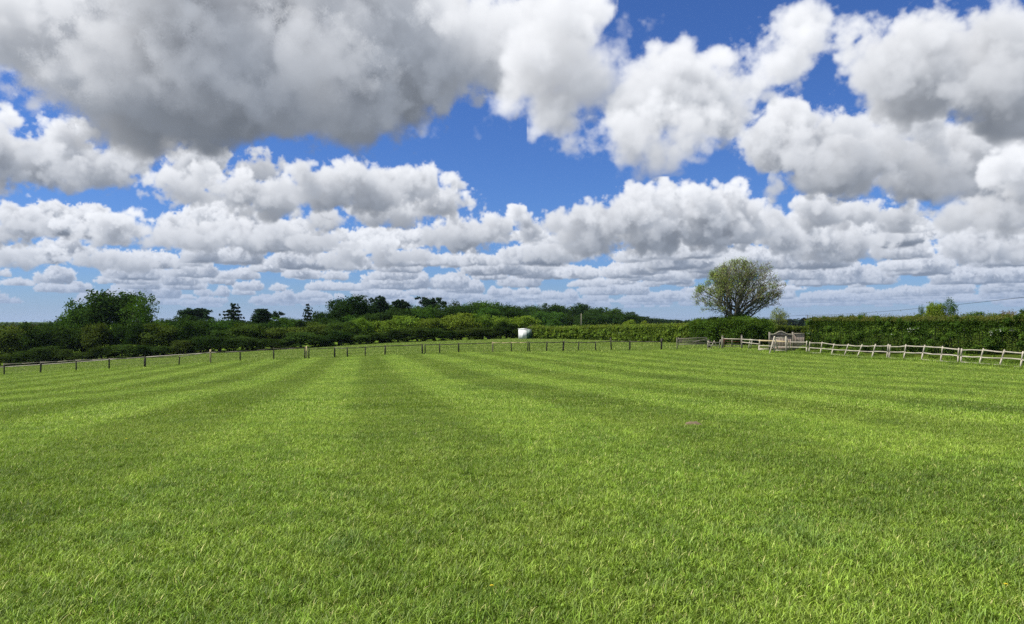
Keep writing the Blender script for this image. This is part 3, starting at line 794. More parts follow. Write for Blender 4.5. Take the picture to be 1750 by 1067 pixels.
def build_woodland():
    # ---- the belt of bushes and low trees along the far side of the left pasture
    n = 0
    px = -14; front = []
    while px < 876:
        w = float(np.interp(px, [0, 300, 600, 900], [74, 64, 66, 60]))*RNG.uniform(.7, 1.3)
        w *= 1.0; top = float(np.interp(px, [-20, 30, 70, 130, 200, 280, 360, 450, 520, 580, 640, 700, 760, 830, 875, 900], [560, 562, 558, 552, 548, 556, 560, 558, 556, 550, 543, 540, 540, 537, 541, 552]))+RNG.uniform(-10, 3)
        front.append((px+w*.36, top, w)); px += w*.62
    for i, (x, top, w) in enumerate(front):
        Y = float(np.interp(x, [0, 300, 500, 860], [132, 137, 142, 151]))+RNG.uniform(1, 5)
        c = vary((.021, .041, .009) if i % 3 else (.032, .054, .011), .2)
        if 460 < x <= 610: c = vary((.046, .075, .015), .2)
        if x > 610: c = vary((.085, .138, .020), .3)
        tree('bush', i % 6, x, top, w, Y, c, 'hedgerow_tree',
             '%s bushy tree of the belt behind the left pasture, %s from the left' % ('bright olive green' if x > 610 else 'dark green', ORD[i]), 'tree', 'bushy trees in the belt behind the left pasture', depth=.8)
    # second, lower row in front closes the foot of the belt
    px = -8; i = 0; low = []
    while px < 884:
        w = RNG.uniform(34, 50); low.append((px+w/2, w)); px += w*.80
    nlow = -1
    for i, (x, w) in enumerate(low):
        Y = float(np.interp(x, [0, 300, 500, 860], [129, 134, 139.5, 149.5])); b = np.interp(x, [0, 100, 300, 410, 500, 640, 760, 860], [626, 622, 607, 601, 597, 588, 583, 580])
        top = b-RNG.uniform(16, 32)
        nlow += 1
        tree('bush', (i*5+2) % 6, x, top, w*1.45, Y, vary((.020, .038, .009) if i % 3 else (.030, .052, .012), .2), 'low_shrub',
             ('low shrub under the dark tree belt, %s from the left' % ORD[nlow]) if nlow < 24 else 'low shrub among the rightmost few under the dark tree belt', 'shrub', 'low shrubs under the tree belt', depth=.7)
    for i in range(17):
        x = 262+i*38; t = float(np.interp(x, [262, 330, 420, 520, 600, 700, 800, 900], [553, 551, 553, 549, 540, 530, 526, 530]))+RNG.uniform(-12, 1)
        tree('round', (i*2) % 5, x, t, 62, float(np.interp(x, [262, 900], [176, 190]))+RNG.uniform(-6, 6), vary(DK if i % 3 else MD), 'backing_tree',
             'dark tree directly behind the bushy belt, %s rightwards from the tall left oaks' % ORD[i], 'tree', 'dark trees behind the bushy belt')
    T = [('round', 0, 198, 494, 130, 158, DK, 'oak_tree', 'tallest broad oak with sky holes standing above the left tree belt'),
         ('sparse', 1, 240, 500, 62, 152, MD, 'ash_tree', 'open leafy tree touching the right side of the tall left oak'),
         ('round', 1, 142, 514, 80, 160, MD, 'oak_tree', 'lower rounded oak against the left side of the tall oak'),
         ('round', 2, 112, 541, 44, 165, DK, 'oak_tree', 'small dark tree left of the oaks, stepping down the skyline'),
         ('round', 3, 80, 548, 40, 200, DK, 'oak_tree', 'small dark domed tree near the left horizon'),
         ('round', 2, 28, 555, 90, 185, (.040, .045, .016), 'oak_tree', 'brownish dark broad tree at the left edge under the horizon'),
         ('round', 4, 275, 545, 56, 190, DK, 'oak_tree', 'low dark tree just right of the tall left oaks'),
         ('pine', 0, 336, 524, 76, 205, BG, 'pine_tree', 'wide flat topped dark pine left of the tiered cedar'),
         ('round', 3, 318, 536, 52, 200, DK, 'oak_tree', 'dark round tree under the flat topped pine'),
         ('cedar', 0, 398, 521, 50, 200, BG, 'cedar_tree', 'tiered dark cedar standing alone against the cloud on the left'),
         ('pine', 1, 450, 527, 50, 200, BG, 'pine_tree', 'squat dark pine with ragged top right of the tiered cedar'),
         ('round', 2, 450, 537, 36, 202, DK, 'oak_tree', 'dark tree filling the foot of the squat pine'),
         ('round', 1, 487, 543, 34, 205, DK, 'oak_tree', 'small dark rounded tree right of the squat pine'),
         ('cedar', 1, 526, 521, 30, 215, BG, 'cedar_tree', 'slender sparse cedar left of the great dark oak'),
         ('round', 0, 548, 531, 34, 205, DK, 'oak_tree', 'small dark tree squeezed between slender cedar and great oak'),
         ('round', 4, 602, 505, 96, 190, (.014, .032, .008), 'oak_tree', 'great very dark broad oak in the middle of the left skyline'),
         ('round', 1, 578, 520, 50, 186, (.016, .034, .009), 'oak_tree', 'dark lower oak leaning on the left of the great oak'),
         ('pine', 2, 648, 507, 40, 195, BG, 'pine_tree', 'pine reaching out from the right shoulder of the great oak'),
         ('pine', 0, 687, 509, 42, 205, BG, 'pine_tree', 'pine with separate flat plates of needles right of the great oak'),
         ('pine', 1, 738, 507, 50, 205, BG, 'pine_tree', 'tallest dark pine cluster above the bright green belt'),
         ('round', 0, 725, 523, 70, 208, (.020, .036, .014), 'oak_tree', 'dark dull tree below the tall pine cluster'),
         ('sparse', 2, 776, 513, 34, 215, (.03, .05, .02), 'ash_tree', 'thin greyish tree right of the tall pine cluster'),
         ('round', 2, 782, 522, 50, 220, DK, 'oak_tree', 'dark tree behind the thin greyish tree'),
         ('round', 2, 690, 518, 60, 212, (.020, .040, .012), 'oak_tree', 'dark rounded tree under the pine with separate flat plates'),
         ('round', 4, 648, 515, 54, 200, DK, 'oak_tree', 'rounded dark tree filling the right shoulder of the great oak'),
         ('round', 1, 806, 517, 50, 222, MD, 'oak_tree', 'mid green tree left of the broad domed tree'),
         ('round', 3, 832, 513, 64, 225, MD, 'oak_tree', 'broad domed tree at the right end of the near skyline'),
         ('round', 1, 860, 518, 50, 230, DK, 'oak_tree', 'rounded tree right of the broad domed tree')]
    for k, v, px, top, w, Y, c, nm, lb in T: tree(k, v, px, top, w, Y, c, nm, lb, 'tree')
    # ---- the wood beyond the middle hedge
    tops = [(880, 522), (900, 521), (922, 521), (944, 519), (962, 522), (992, 517), (1013, 525), (1030, 526), (1048, 526), (1066, 533), (1082, 537)]
    for i, (x, t) in enumerate(tops):
        tree('round', (i*3) % 5, x, t, 44, 330+RNG.uniform(-8, 25), vary(DK if i % 2 else (.026, .054, .012)), 'wood_tree',
             'dark wood tree behind the middle hedge, %s along the skyline from the left' % ORD[i], 'tree', 'trees of the wood behind the middle hedge')
    for i in range(8):
        x = 900+i*25
        tree('round', (i*2+1) % 5, x, 533+RNG.uniform(-2, 5), 42, 290+RNG.uniform(-8, 8), vary(MD if i in (1, 2) else DK), 'wood_tree',
             'tree in the lower front rank of the wood, %s from the white shed' % ORD[i], 'tree', 'front rank of the wood behind the middle hedge')
    for i, (x, t) in enumerate([(1098, 541), (1117, 543), (1135, 545), (1154, 546), (1172, 548), (1192, 548)]):
        tree('round', (i+2) % 5, x, t, 34, 480+20*i, vary((.018, .036, .012)), 'distant_tree',
             'small bluish dark tree where the wood runs down to the horizon, %s from the left' % ORD[i], 'tree', 'distant trees running down to the horizon')
    for i, (x, t, w) in enumerate([(1076, 546, 26), (1101, 548, 14), (1133, 552, 16), (946, 545, 30)]):
        tree('bush', i, x, t, w, 230 if i < 3 else 260, vary(YG if i < 3 else MD), 'young_tree',
             ['yellow green rounded sapling in front of the dark wood end', 'tiny yellow green sapling right of the larger sapling', 'lowest yellow green sapling peeping over the middle hedge', 'mid green domed tree in front of the dark wood'][i], 'tree')
    # ---- right side, behind the big hedge
    for k, v, x, t, w, Y, c, lb in [('round', 0, 1598, 515, 36, 92, YG, 'bright green tree with rounded crown rising over the right hedge'),
                                    ('sparse', 0, 1622, 509, 34, 92, MD, 'taller airy tree joined to the bright green tree over the right hedge'),
                                    ('sparse', 1, 1576, 521, 14, 93, MD, 'thin wispy tree left of the bright green tree'),
                                    ('bush', 2, 1566, 536, 46, 90, MD, 'low bush below the wispy tree behind the right hedge'),
                                    ('sparse', 2, 1474, 534, 22, 150, MD, 'small rounded tree over the left part of the right hedge'),
                                    ('bush', 3, 1455, 540, 40, 150, MD, 'flat low bush beside the small rounded tree'),
                                    ('bush', 4, 1662, 532, 44, 120, MD, 'domed bush right of the airy tree'),
                                    ('bush', 5, 1702, 534, 40, 110, OL, 'olive bush between two domed bushes on the right'),
                                    ('sparse', 1, 1728, 530, 34, 105, (.11, .09, .05), 'brownish bare looking bush near the right edge'),
                                    ('round', 2, 1754, 526, 26, 100, MD, 'green tree cut off by the right edge of the picture'),
                                    ('bush', 0, 1640, 541, 40, 100, OL, 'low olive bush under the airy tree')]:
        tree(k, v, x, t, w, Y, c, 'tree' if k != 'bush' else 'bush', lb, 'tree' if k != 'bush' else 'bush')
    tree('sparse', 0, 1331, 525, 38, 103, (.12, .15, .05), 'sapling', 'small thin tree with pale leaves right of the lone big tree', 'tree')
build_woodland()

# far ridge of woods on the horizon: beyond counting
def ridge(px0, px1, Y, top, n, leaf, color, label, seed):
    g = np.random.default_rng(seed); L = []
    k = int((px1-px0)/7)
    for i in range(k):
        px = px0+(px1-px0)*(i+.5)/k+g.uniform(-3, 3); t = np.interp(px, *top)+g.uniform(-.7, .7)
        p = at(px, Y, t); z0 = gz1(p[0], p[1])-1; hh = max(4, p[2]-z0)
        L.append((p[0], Y+g.uniform(0, 60), z0+hh*.5, 6.5/FPX*Y, 12, hh*.5))
    me, C = crown_mesh('distant_woodland', L, n, leaf, seed, clumps=10, spread=.3, shell=.7)
    o = mobj('distant_woodland', me); o.color = (*color, 1); tag(o, label, 'woodland', kind='stuff')
ridge(1165, 1800, 1500, ([1165, 1240, 1330, 1420, 1500, 1800], [548.5, 546.3, 546.0, 545.0, 545.5, 543]), 16000, 4.0, (.018, .032, .020), 'low dark ridge of woodland along the right horizon', 5)
ridge(-60, 130, 1300, ([-60, 50, 130], [552.5, 552.5, 552.0]), 6000, 4.0, (.05, .085, .04), 'thin line of distant woods under the left horizon', 6)
ridge(250, 900, 900, ([250, 560, 900], [550, 551, 548]), 14000, 3.5, (.020, .036, .018), 'distant woodland glimpsed between the skyline trees', 7)
ridge(1362, 1396, 420, ([1362, 1376, 1396], [553, 547.5, 546.0]), 3000, 1.6, (.012, .02, .018), 'dark wood edge sloping behind the end of the right hedge', 8)

# ---------------------------------------------------------------- the lone tree
def lone_tree():
    Y = 98.; g = ground(1256, Y); k = Y/FPX
    def L(px, py, dy=0.): return np.array([(px-1256)*k, dy, up_to(px, Y, py)-g.z])
    rng = np.random.default_rng(9)
    o = empty('lone_tree', g); tag(o, 'tall lone tree with an open spreading crown and ivy clad trunk behind the middle gate', 'tree')
    # several ascending stems from a short bole
    mb = MB(); base = np.array([0, 0, 0.]); ends = []
    stems = [(1246, 447), (1262, 444), (1284, 447), (1298, 453), (1216, 482), (1226, 470), (1236, 462), (1254, 452), (1275, 450), (1284, 462), (1310, 482), (1324, 496), (1308, 492), (1244, 492), (1232, 452), (1248, 447), (1268, 446), (1290, 446), (1304, 455), (1316, 470), (1332, 488), (1210, 474), (1194, 490), (1190, 512), (1192, 500), (1342, 488), (1340, 503), (1344, 496), (1222, 460), (1280, 455), (1322, 505), (1205, 528), (1258, 470), (1240, 480), (1298, 478), (1330, 515), (1218, 500)]
    fork = L(1258, 538)
    mb.tube([base-np.array([0, 0, .2]), L(1257, 575), L(1259, 555), fork, L(1262, 522)], [.50, .40, .36, .32, .22], 9)
    env = [(L(1264, 492), 58*k, 50*k), (L(1252, 472), 34*k, 28*k), (L(1288, 470), 32*k, 28*k), (L(1216, 509), 33*k, 30*k), (L(1320, 496), 30*k, 26*k), (L(1300, 480), 34*k, 36*k), (L(1210, 528), 18*k, 14*k), (L(1325, 518), 16*k, 12*k)]
    def inside(p):
        q = min((((p[0]-c[0])/a)**2+((p[2]-c[2])/b)**2+(p[1]/(a*1.05))**2) for c, a, b in env); return q
    def grow(s, e, r, depth):
        if depth:
            for _ in range(6):
                if inside(e) < 1: break
                e = s+(e-s)*.72
            else: return
        n = 5; pts = [s]; bow = rng.normal(0, .06, 3)*np.linalg.norm(e-s)
        for i in range(1, n+1):
            t = i/n; pts.append(s+(e-s)*t+bow*math.sin(math.pi*t)+rng.normal(0, .012, 3)*np.linalg.norm(e-s))
        rad = [max(.014, r*(1-.82*i/n)) for i in range(n+1)]
        mb.tube(pts, rad, 5 if depth < 2 else 4, False)
        if depth < 3:
            m = (12, 6, 4)[depth]; ln = np.linalg.norm(e-s)
            for q in range(m):
                t = rng.uniform(.28, 1.0); i = min(int(t*n), n-1); b = pts[i]+(pts[i+1]-pts[i])*(t*n-i)
                d = (e-s)/ln; sd = rng.normal(size=3); sd -= d*(sd@d); sd /= np.linalg.norm(sd)
                tip = b+(d*rng.uniform(.35, .8)+sd*rng.uniform(.4, .85)+np.array([0, 0, .18]))*ln*rng.uniform(.26, .46)*(1.1-.4*t)
                grow(b, tip, max(.012, r*(1-.82*t)*.5), depth+1)
        if depth >= 2: ends.extend([pts[-1], pts[-2], pts[3]])
    for px, py in stems:
        e = L(px, py, rng.uniform(-3.6, 3.6)); e[1] *= 1-.4*abs(px-1256)/80
        s = fork+(L(1262, 522)-fork)*rng.uniform(-2.2, 1.0)
        if py > 500: s = L(1258, 545)
        grow(s, e, .125 if py < 500 else .09, 0)
    mobj('trunk', mb.mesh('trunk', M['pale_bark']), o)
    E = np.array(ends); n = 25000; kx = rng.integers(0, len(E), n)
    P = E[kx]+rng.normal(0, .20, (n, 3)); 
    nr = rng.normal(size=(n, 3)); nr /= np.linalg.norm(nr, axis=1)[:, None]; a = np.cross(nr, rng.normal(size=(n, 3))); a /= np.linalg.norm(a, axis=1)[:, None]; b = np.cross(nr, a)
    s = (.125*rng.uniform(.6, 1.3, n))[:, None]
    # thin out the outer right of the crown, thicker upper left
    keep = rng.random(n) < np.clip(.74-.07*P[:, 0]*(P[:, 0] > 0)+.22*(P[:, 2] > 7)*(P[:, 0] < 1.5), .3, 1)
    V = np.stack((P-a*s*.5, P-b*s*.3, P+a*s*.5, P+b*s*.3), 1)[keep].reshape(-1, 3)
    me = np_mesh('crown', V, [np.arange(len(V)).reshape(-1, 4)], M['leaf'], np.repeat(rng.random(n)[keep], 4))
    c = mobj('crown', me, o); c.color = (.155, .215, .050, 1)
    iv = [(*L(px, py, dy), r, r*.9, r*1.3) for px, py, dy, r in [(1262, 530, -.1, .62), (1264, 519, 0, .48), (1259, 545, -.2, .85), (1270, 545, -.2, .9), (1266, 555, 0, 1.1), (1280, 540, -.2, .55), (1245, 552, -.2, 1.0), (1234, 540, 0, .5), (1253, 560, -.3, 1.2)]]
    me, C = crown_mesh('ivy', iv, 9000, .12, 31, clumps=20); c = mobj('ivy', me, o); c.color = (.030, .062, .012, 1)
lone_tree()

# ---------------------------------------------------------------- hedges
def hedge(name, label, pts, color, n, leaf, width, seed, ragged=.12, blossom=0, shoots=True, skirt=.25):
    """pts: (px, Y, top row). A trimmed bank of leaves following the ground"""
    g = np.random.default_rng(seed); P = np.array(pts, float)
    t = np.linspace(0, 1, len(P)); u = np.linspace(0, 1, 240)
    px, Yc, tp = (np.interp(u, t, P[:, i]) for i in range(3))
    X = np.array([at(a, b)[0] for a, b in zip(px, Yc)]); G = gz(X, Yc); H = np.array([up_to(a, b, c) for a, b, c in zip(px, Yc, tp)])-G
    cum = np.concatenate(([0], np.cumsum(np.hypot(np.diff(X), np.diff(Yc))))); Lh = cum[-1]
    dx, dy = np.gradient(X), np.gradient(Yc); dl = np.hypot(dx, dy); nx, ny = dy/dl, -dx/dl      # towards the camera
    sgn = np.sign(nx*(-X)+ny*(-Yc)); nx, ny = nx*sgn, ny*sgn
    o = empty(name, (X[120], Yc[120], G[120])); tag(o, label, 'hedge'); O = np.array(o.location)
    # lumps of growth
    nc = int(Lh*7); cs = g.uniform(0, Lh, nc); cf = g.random(nc)                     # cf: perimeter position
    def place(s, f, out):
        x, y, z, h, a, b = (np.interp(s, cum, q) for q in (X, Yc, G, H, nx, ny))
        # perimeter: 0-.40 front face, .40-.68 top, .68-1 back
        w = width*.5
        front = f < .40; topf = (f >= .40) & (f < .68)
        hh = np.where(front, h*(.02+.98*f/.40), np.where(topf, h, h*(1-(f-.68)/.32)))
        bulge = 1-.30*np.clip(1-hh/h*2.2, 0, 1)-.12*np.clip((hh/h-.85)/.15, 0, 1)
        side = np.where(front, w*bulge, np.where(topf, w*(.9-1.8*(f-.40)/.28), -w*bulge))
        side = side+np.where(front, out, np.where(topf, 0, -out)); hh = hh+np.where(topf, out, 0)
        nr = np.stack((np.where(front, a, np.where(topf, 0, -a)), np.where(front, b, np.where(topf, 0, -b)), np.where(topf, 1., .25)), -1)
        return np.stack((x+a*side, y+b*side, z+hh), -1), nr
    C, CN = place(cs, cf, g.uniform(-.30, .20, nc)*(1.0 if seed == 1 else .7)); csh = g.random(nc)
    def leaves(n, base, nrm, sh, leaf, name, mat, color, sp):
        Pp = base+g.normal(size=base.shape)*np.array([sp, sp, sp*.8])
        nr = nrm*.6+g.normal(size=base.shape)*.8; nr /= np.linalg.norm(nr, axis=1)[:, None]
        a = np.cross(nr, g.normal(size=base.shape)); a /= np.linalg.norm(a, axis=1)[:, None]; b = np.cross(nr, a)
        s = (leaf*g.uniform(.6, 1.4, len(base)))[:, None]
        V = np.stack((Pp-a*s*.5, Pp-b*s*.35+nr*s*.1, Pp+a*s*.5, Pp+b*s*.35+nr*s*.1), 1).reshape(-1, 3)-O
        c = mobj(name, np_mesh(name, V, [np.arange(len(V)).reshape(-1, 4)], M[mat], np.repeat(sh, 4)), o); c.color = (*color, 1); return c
    n = int(n*2.3); leaf *= 1.2
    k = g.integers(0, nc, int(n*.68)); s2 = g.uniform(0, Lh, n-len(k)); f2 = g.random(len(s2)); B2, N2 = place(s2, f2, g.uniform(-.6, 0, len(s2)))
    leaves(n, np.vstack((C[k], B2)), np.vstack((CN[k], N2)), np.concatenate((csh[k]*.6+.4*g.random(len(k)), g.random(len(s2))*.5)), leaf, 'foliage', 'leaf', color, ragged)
    if shoots:
        m = n//9; s3 = g.uniform(0, Lh, m); B3, N3 = place(s3, g.uniform(.38, .66, m), g.exponential(.10, m))
        leaves(m, B3, N3, g.random(m), leaf*.8, 'young_shoots', 'leaf', (.095, .130, .026) if seed != 1 else (.085, .095, .025), .05)
    if blossom:
        q = g.integers(0, nc, blossom); q = q[(cf[q] > .18) & (cf[q] < .44)]; q = q[:max(8, len(q)//2)]; k = q[g.integers(0, len(q), len(q)*34)]
        leaves(len(k), C[k]+CN[k]*.08, CN[k], g.random(len(k)), .085, 'blossom', 'blossom', (1, 1, 1), .10)
    # woody stems inside
    mb = MB()
    for s in np.arange(.2, Lh, .42):
        s += g.uniform(-.1, .1); x, y, z, h, a, b = (float(np.interp(s, cum, q)) for q in (X, Yc, G, H, nx, ny))
        e = g.normal(0, .18, 2)
        mb.tube([(x, y, z-.05), (x+e[0]*.5, y+e[1]*.5, z+h*.45), (x+e[0]*1.6, y+e[1]*1.6, z+h*.85)], [.05, .035, .012], 5, False)
    mb.build('stems', M['bark'], o)
    return o
hedge('trimmed_hedge', 'long flat topped dark green hedge with scattered white blossom behind the leaning right fence',
      [(1384, 80, 547), (1420, 78, 545.5), (1500, 71, 546), (1600, 64.5, 546), (1700, 60, 546), (1760, 58, 546), (1860, 54, 546)], (.045, .084, .014), 90000, .085, 1.9, 1, blossom=90, ragged=.11)
hedge('trimmed_hedge', 'pale green trimmed hedge running from the white shed to the lone tree',
      [(908, 139, 559), (925, 137, 559.5), (950, 135, 561.5), (990, 129, 560), (1040, 122, 558.5), (1100, 113, 558), (1150, 106, 557), (1190, 101.5, 556)], (.105, .158, .026), 60000, .14, 2.0, 2, blossom=46)
hedge('bramble_bank', 'rough dark green thicket around the foot of the lone tree',
      [(1186, 101, 553), (1210, 100, 550), (1240, 97, 549), (1275, 96, 548), (1300, 95.5, 552), (1318, 95, 553)], (.050, .092, .014), 46000, .12, 3.0, 3, ragged=.30, shoots=False)
hedge('low_hedge', 'low green hedge seen over the arched wooden panel',
      [(1300, 104, 556), (1340, 102, 561), (1372, 100, 563), (1400, 98, 556)], (.085, .115, .020), 22000, .12, 1.8, 4)
# weeds between the right fence and its hedge
def weeds():
    L = []; g = np.random.default_rng(44)
    for i in range(46):
        px = g.uniform(1356, 1790); Y = np.interp(px, FENCE_X, FENCE_Y)+g.uniform(1.2, 3.6); p = ground(px, Y); r = g.uniform(.25, .6)
        L.append((p.x, p.y, p.z+r*.35, r, r, r*g.uniform(.5, .9)))
    me, C = crown_mesh('weeds', L, 24000, .085, 45, clumps=12, shell=.3)
    o = mobj('weeds', me); o.color = (.085, .14, .022, 1); tag(o, 'tangle of nettles and weeds between leaning fence and right hedge', 'weeds', kind='stuff')
weeds()

# ================================================================ fences
def left_fence():
    posts = [(8, 621.5, 641.5, .13, 0), (70, 619, 639, .15, 0), (131, 616, 636.5, .13, 0), (187, 612.5, 632.5, .14, 0), (248, 609.5, 628.5, .21, 0), (306, 606, 622.5, .12, 0),
             (360, 597.5, 621.5, .17, 1), (411, 600.5, 619, .13, 0), (468, 595, 616, .13, 0), (521, 593, 613.5, .12, 0), (524, 592.5, 614.5, .16, 1), (528, 595, 613, .12, 0), (572, 593, 611.5, .16, 0),
             (594, 593, 610.5, .14, 0), (624, 591, 608.5, .11, 0), (658, 590, 608, .15, 0), (722, 587.5, 605.5, .17, 0), (726.5, 587.5, 605.5, .12, 0), (751.5, 587, 604, .15, 0), (784, 585.5, 602.5, .16, 0),
             (842, 584, 601.8, .18, 1), (874, 584, 601.5, .12, 0), (902, 583.5, 601.3, .13, 0), (905, 584, 601.3, .1, 0), (934, 584, 601.5, .15, 0), (962, 583, 601, .20, 0), (988, 584, 600.5, .11, 0),
             (1018, 583.5, 600, .13, 0), (1045, 577.5, 599.5, .14, 0), (1076, 582.5, 598.8, .19, 0), (1130, 577.5, 597.5, .19, 0)]
    o = empty('post_and_rail_fence', ground(560, 83.5)); tag(o, 'long weathered fence of dark posts with one top rail across the field end', 'fence')
    g = np.random.default_rng(4); tops = []
    for px, t, b, w, new in posts:
        Y = float(np.interp(px, FENCE_X, FENCE_Y)); p = ground(px, Y); h = (b-t)/FPX*Y
        mb = MB(); ln = .0 if new else g.normal(0, .035)*h
        M4 = Euler((g.normal(0, .02), math.atan2(ln, h), g.uniform(-.2, .2))).to_matrix()
        mb.box(Vector((p.x+ln*.5, p.y, p.z+h/2-.12)), (w, w*.9, h+.24), M4, top=(.9, .9), bev=.012)
        q = mb.build('post', M['new_wood' if new else 'old_wood'], o)
        if new: q['label'] = 'new cream timber post'
        tops.append((p.x+ln*.9, p.y, p.z+h, w))
    for i in range(len(tops)-1):
        a, b = tops[i], tops[i+1]; L = b[0]-a[0]
        if L < .35: continue
        dz = .10 if i else .10; cream = posts[i][0] in (842, 874)
        za, zb = a[2]-dz, b[2]-dz
        if posts[i][4]: za = a[2]-.28*(1 if posts[i][0] < 400 else .4)
        if posts[i+1][4]: zb = b[2]-.28*(1 if posts[i+1][0] < 400 else .4)
        if posts[i][0] in (1045, 1130): za -= .3
        if posts[i+1][0] in (1045, 1130): zb -= .3
        mid = ((a[0]+b[0])/2, (a[1]+b[1])/2-.09, (za+zb)/2-g.uniform(0, .05))
        mb = MB(); fr = (a[0], a[1]-.09, za); to = (b[0], b[1]-.09, zb); th = .095 if cream else g.uniform(.07, .10)
        mb.bar(fr, mid, .05, th); mb.bar(mid, to, .05, th)
        q = mb.build('rail', M['new_wood' if cream else ('grey_wood' if posts[i][0] < 240 or posts[i][0] in (306, 572) else 'old_wood')], o)
        if cream: q['label'] = 'new cream timber rail'
        for hh in (.38, .68):
            mb = MB(); mb.tube([(a[0], a[1]-.06, a[2]-1.12*.98+hh), ((a[0]+b[0])/2, (a[1]+b[1])/2-.06, (a[2]+b[2])/2-1.12+hh-.02), (b[0], b[1]-.06, b[2]-1.12*.98+hh)], .006, 4)
            mb.build('wire_strand', M['wire'], o)
left_fence()

def right_fence():
    # bottom px, bottom row, top px, top row
    posts = [(1296.5, 599.5, 1299.5, 580.5), (1378.5, 603.5, 1379.5, 582), (1382.5, 603.5, 1385, 583), (1401.5, 606, 1406, 584.5), (1420, 607, 1426.5, 586.5), (1441.5, 610, 1451, 588), (1463.5, 612, 1474.5, 589), (1489, 613.5, 1497.5, 588.5),
             (1515, 614, 1519.5, 588), (1519, 613, 1522.5, 588), (1543.5, 616.5, 1549.5, 589.5), (1574, 618.5, 1582, 591), (1606.5, 620, 1612.5, 592), (1636.5, 621, 1640, 594.5), (1642, 620, 1645, 594), (1672.5, 624.5, 1682.5, 596), (1707, 627.5, 1718.5, 598.5), (1743, 630, 1750.5, 601), (1778, 633, 1786, 604)]
    o = empty('leaning_fence', ground(1560, 60)); tag(o, 'sunbleached three rail wooden fence with posts leaning to the right below the big hedge', 'fence')
    g = np.random.default_rng(8); ax = []
    for bx, by, tx, ty in posts:
        Y = float(np.interp(bx, FENCE_X, FENCE_Y)); p = ground(bx, Y); h = min(1.32, (by-ty)/FPX*Y); ln = (tx-bx)/FPX*Y
        a = np.array([p.x, p.y, p.z-.05]); b = np.array([p.x+ln, p.y+.12, p.z+h]); ax.append((a, b, h))
        mb = MB(); mid = (a+b)/2+np.array([g.normal(0, .012), 0, 0]); w = g.uniform(.085, .125)
        mb.bar(a, mid, w, w*.8, .012); mb.bar(mid, b, w*.95, w*.76, .012)
        mb.build('post', M['sun_wood'], o)
    for i in range(len(ax)-1):
        (a, b, h1), (c, d, h2) = ax[i], ax[i+1]
        if np.hypot(*(c-a)[:2]) < .5: continue
        for k, f in enumerate((.90, .52, .13)):
            if i == 0 and k == 2: continue
            if (i, k) in ((3, 2), (13, 1)): continue
            A = a+(b-a)*f+np.array([-.02, -.07, g.normal(0, .02)]); B = c+(d-c)*f+np.array([.02, -.07, g.normal(0, .02)])
            new = i == 0 and k == 0
            if new: B = np.array(at(1349, 76.4, 584.4)); A = np.array(at(1296, 80, 582))
            mid = (A+B)/2+np.array([0, 0, g.normal(-.01, .018)]); th = .13 if new else g.uniform(.06, .085)
            mb = MB(); mb.bar(A, mid, .045, th); mb.bar(mid, B, .045, th)
            q = mb.build('rail', M['new_wood' if new else 'sun_wood'], o)
            if new: q['label'] = 'thick fresh cream rail passing the arched panel'
            if i == 0 and k == 0:
                mb = MB(); mb.bar(B+np.array([0, 0, -.02]), c+(d-c)*.9+np.array([0, -.07, 0]), .045, .07); mb.build('rail', M['sun_wood'], o)
right_fence()

# ---------------------------------------------------------------- the corner by the gates
def post_thing(name, label, px, Y, top, base, w, mat, cap=False):
    p = ground(px, Y); h = (base-top)/FPX*Y; o = empty(name, p); tag(o, label, 'post')
    mb = MB(); mb.box(Vector((p.x, p.y, p.z+h/2-.1)), (w, w, h+.2), Euler((0, RNG.normal(0, .015), .1)).to_matrix(), top=(.92, .92), bev=.02)
    mb.build('shaft', M[mat], o)
    mb = MB(); mb.box(Vector((p.x, p.y, p.z+h+.035)), (w*1.1, w*1.1, .07), top=(.5, .5), bev=.008); mb.build('cap', M[mat], o)
    return o
post_thing('gate_post', 'thin grey post at the left end of the open wooden field gate', 1157, 85, 578, 598, .10, 'grey_wood')
post_thing('gate_post', 'stout grey post between wooden trestle and rusty red gate', 1234.5, 84, 574.5, 596, .20, 'grey_wood')
post_thing('gate_post', 'stout pale post right of the rusty red gate', 1267.5, 83, 574.5, 597.5, .17, 'grey_wood')
post_thing('gate_post', 'squat dark post behind the left end of the wooden trestle', 1212, 85.6, 575.5, 590, .24, 'old_wood')

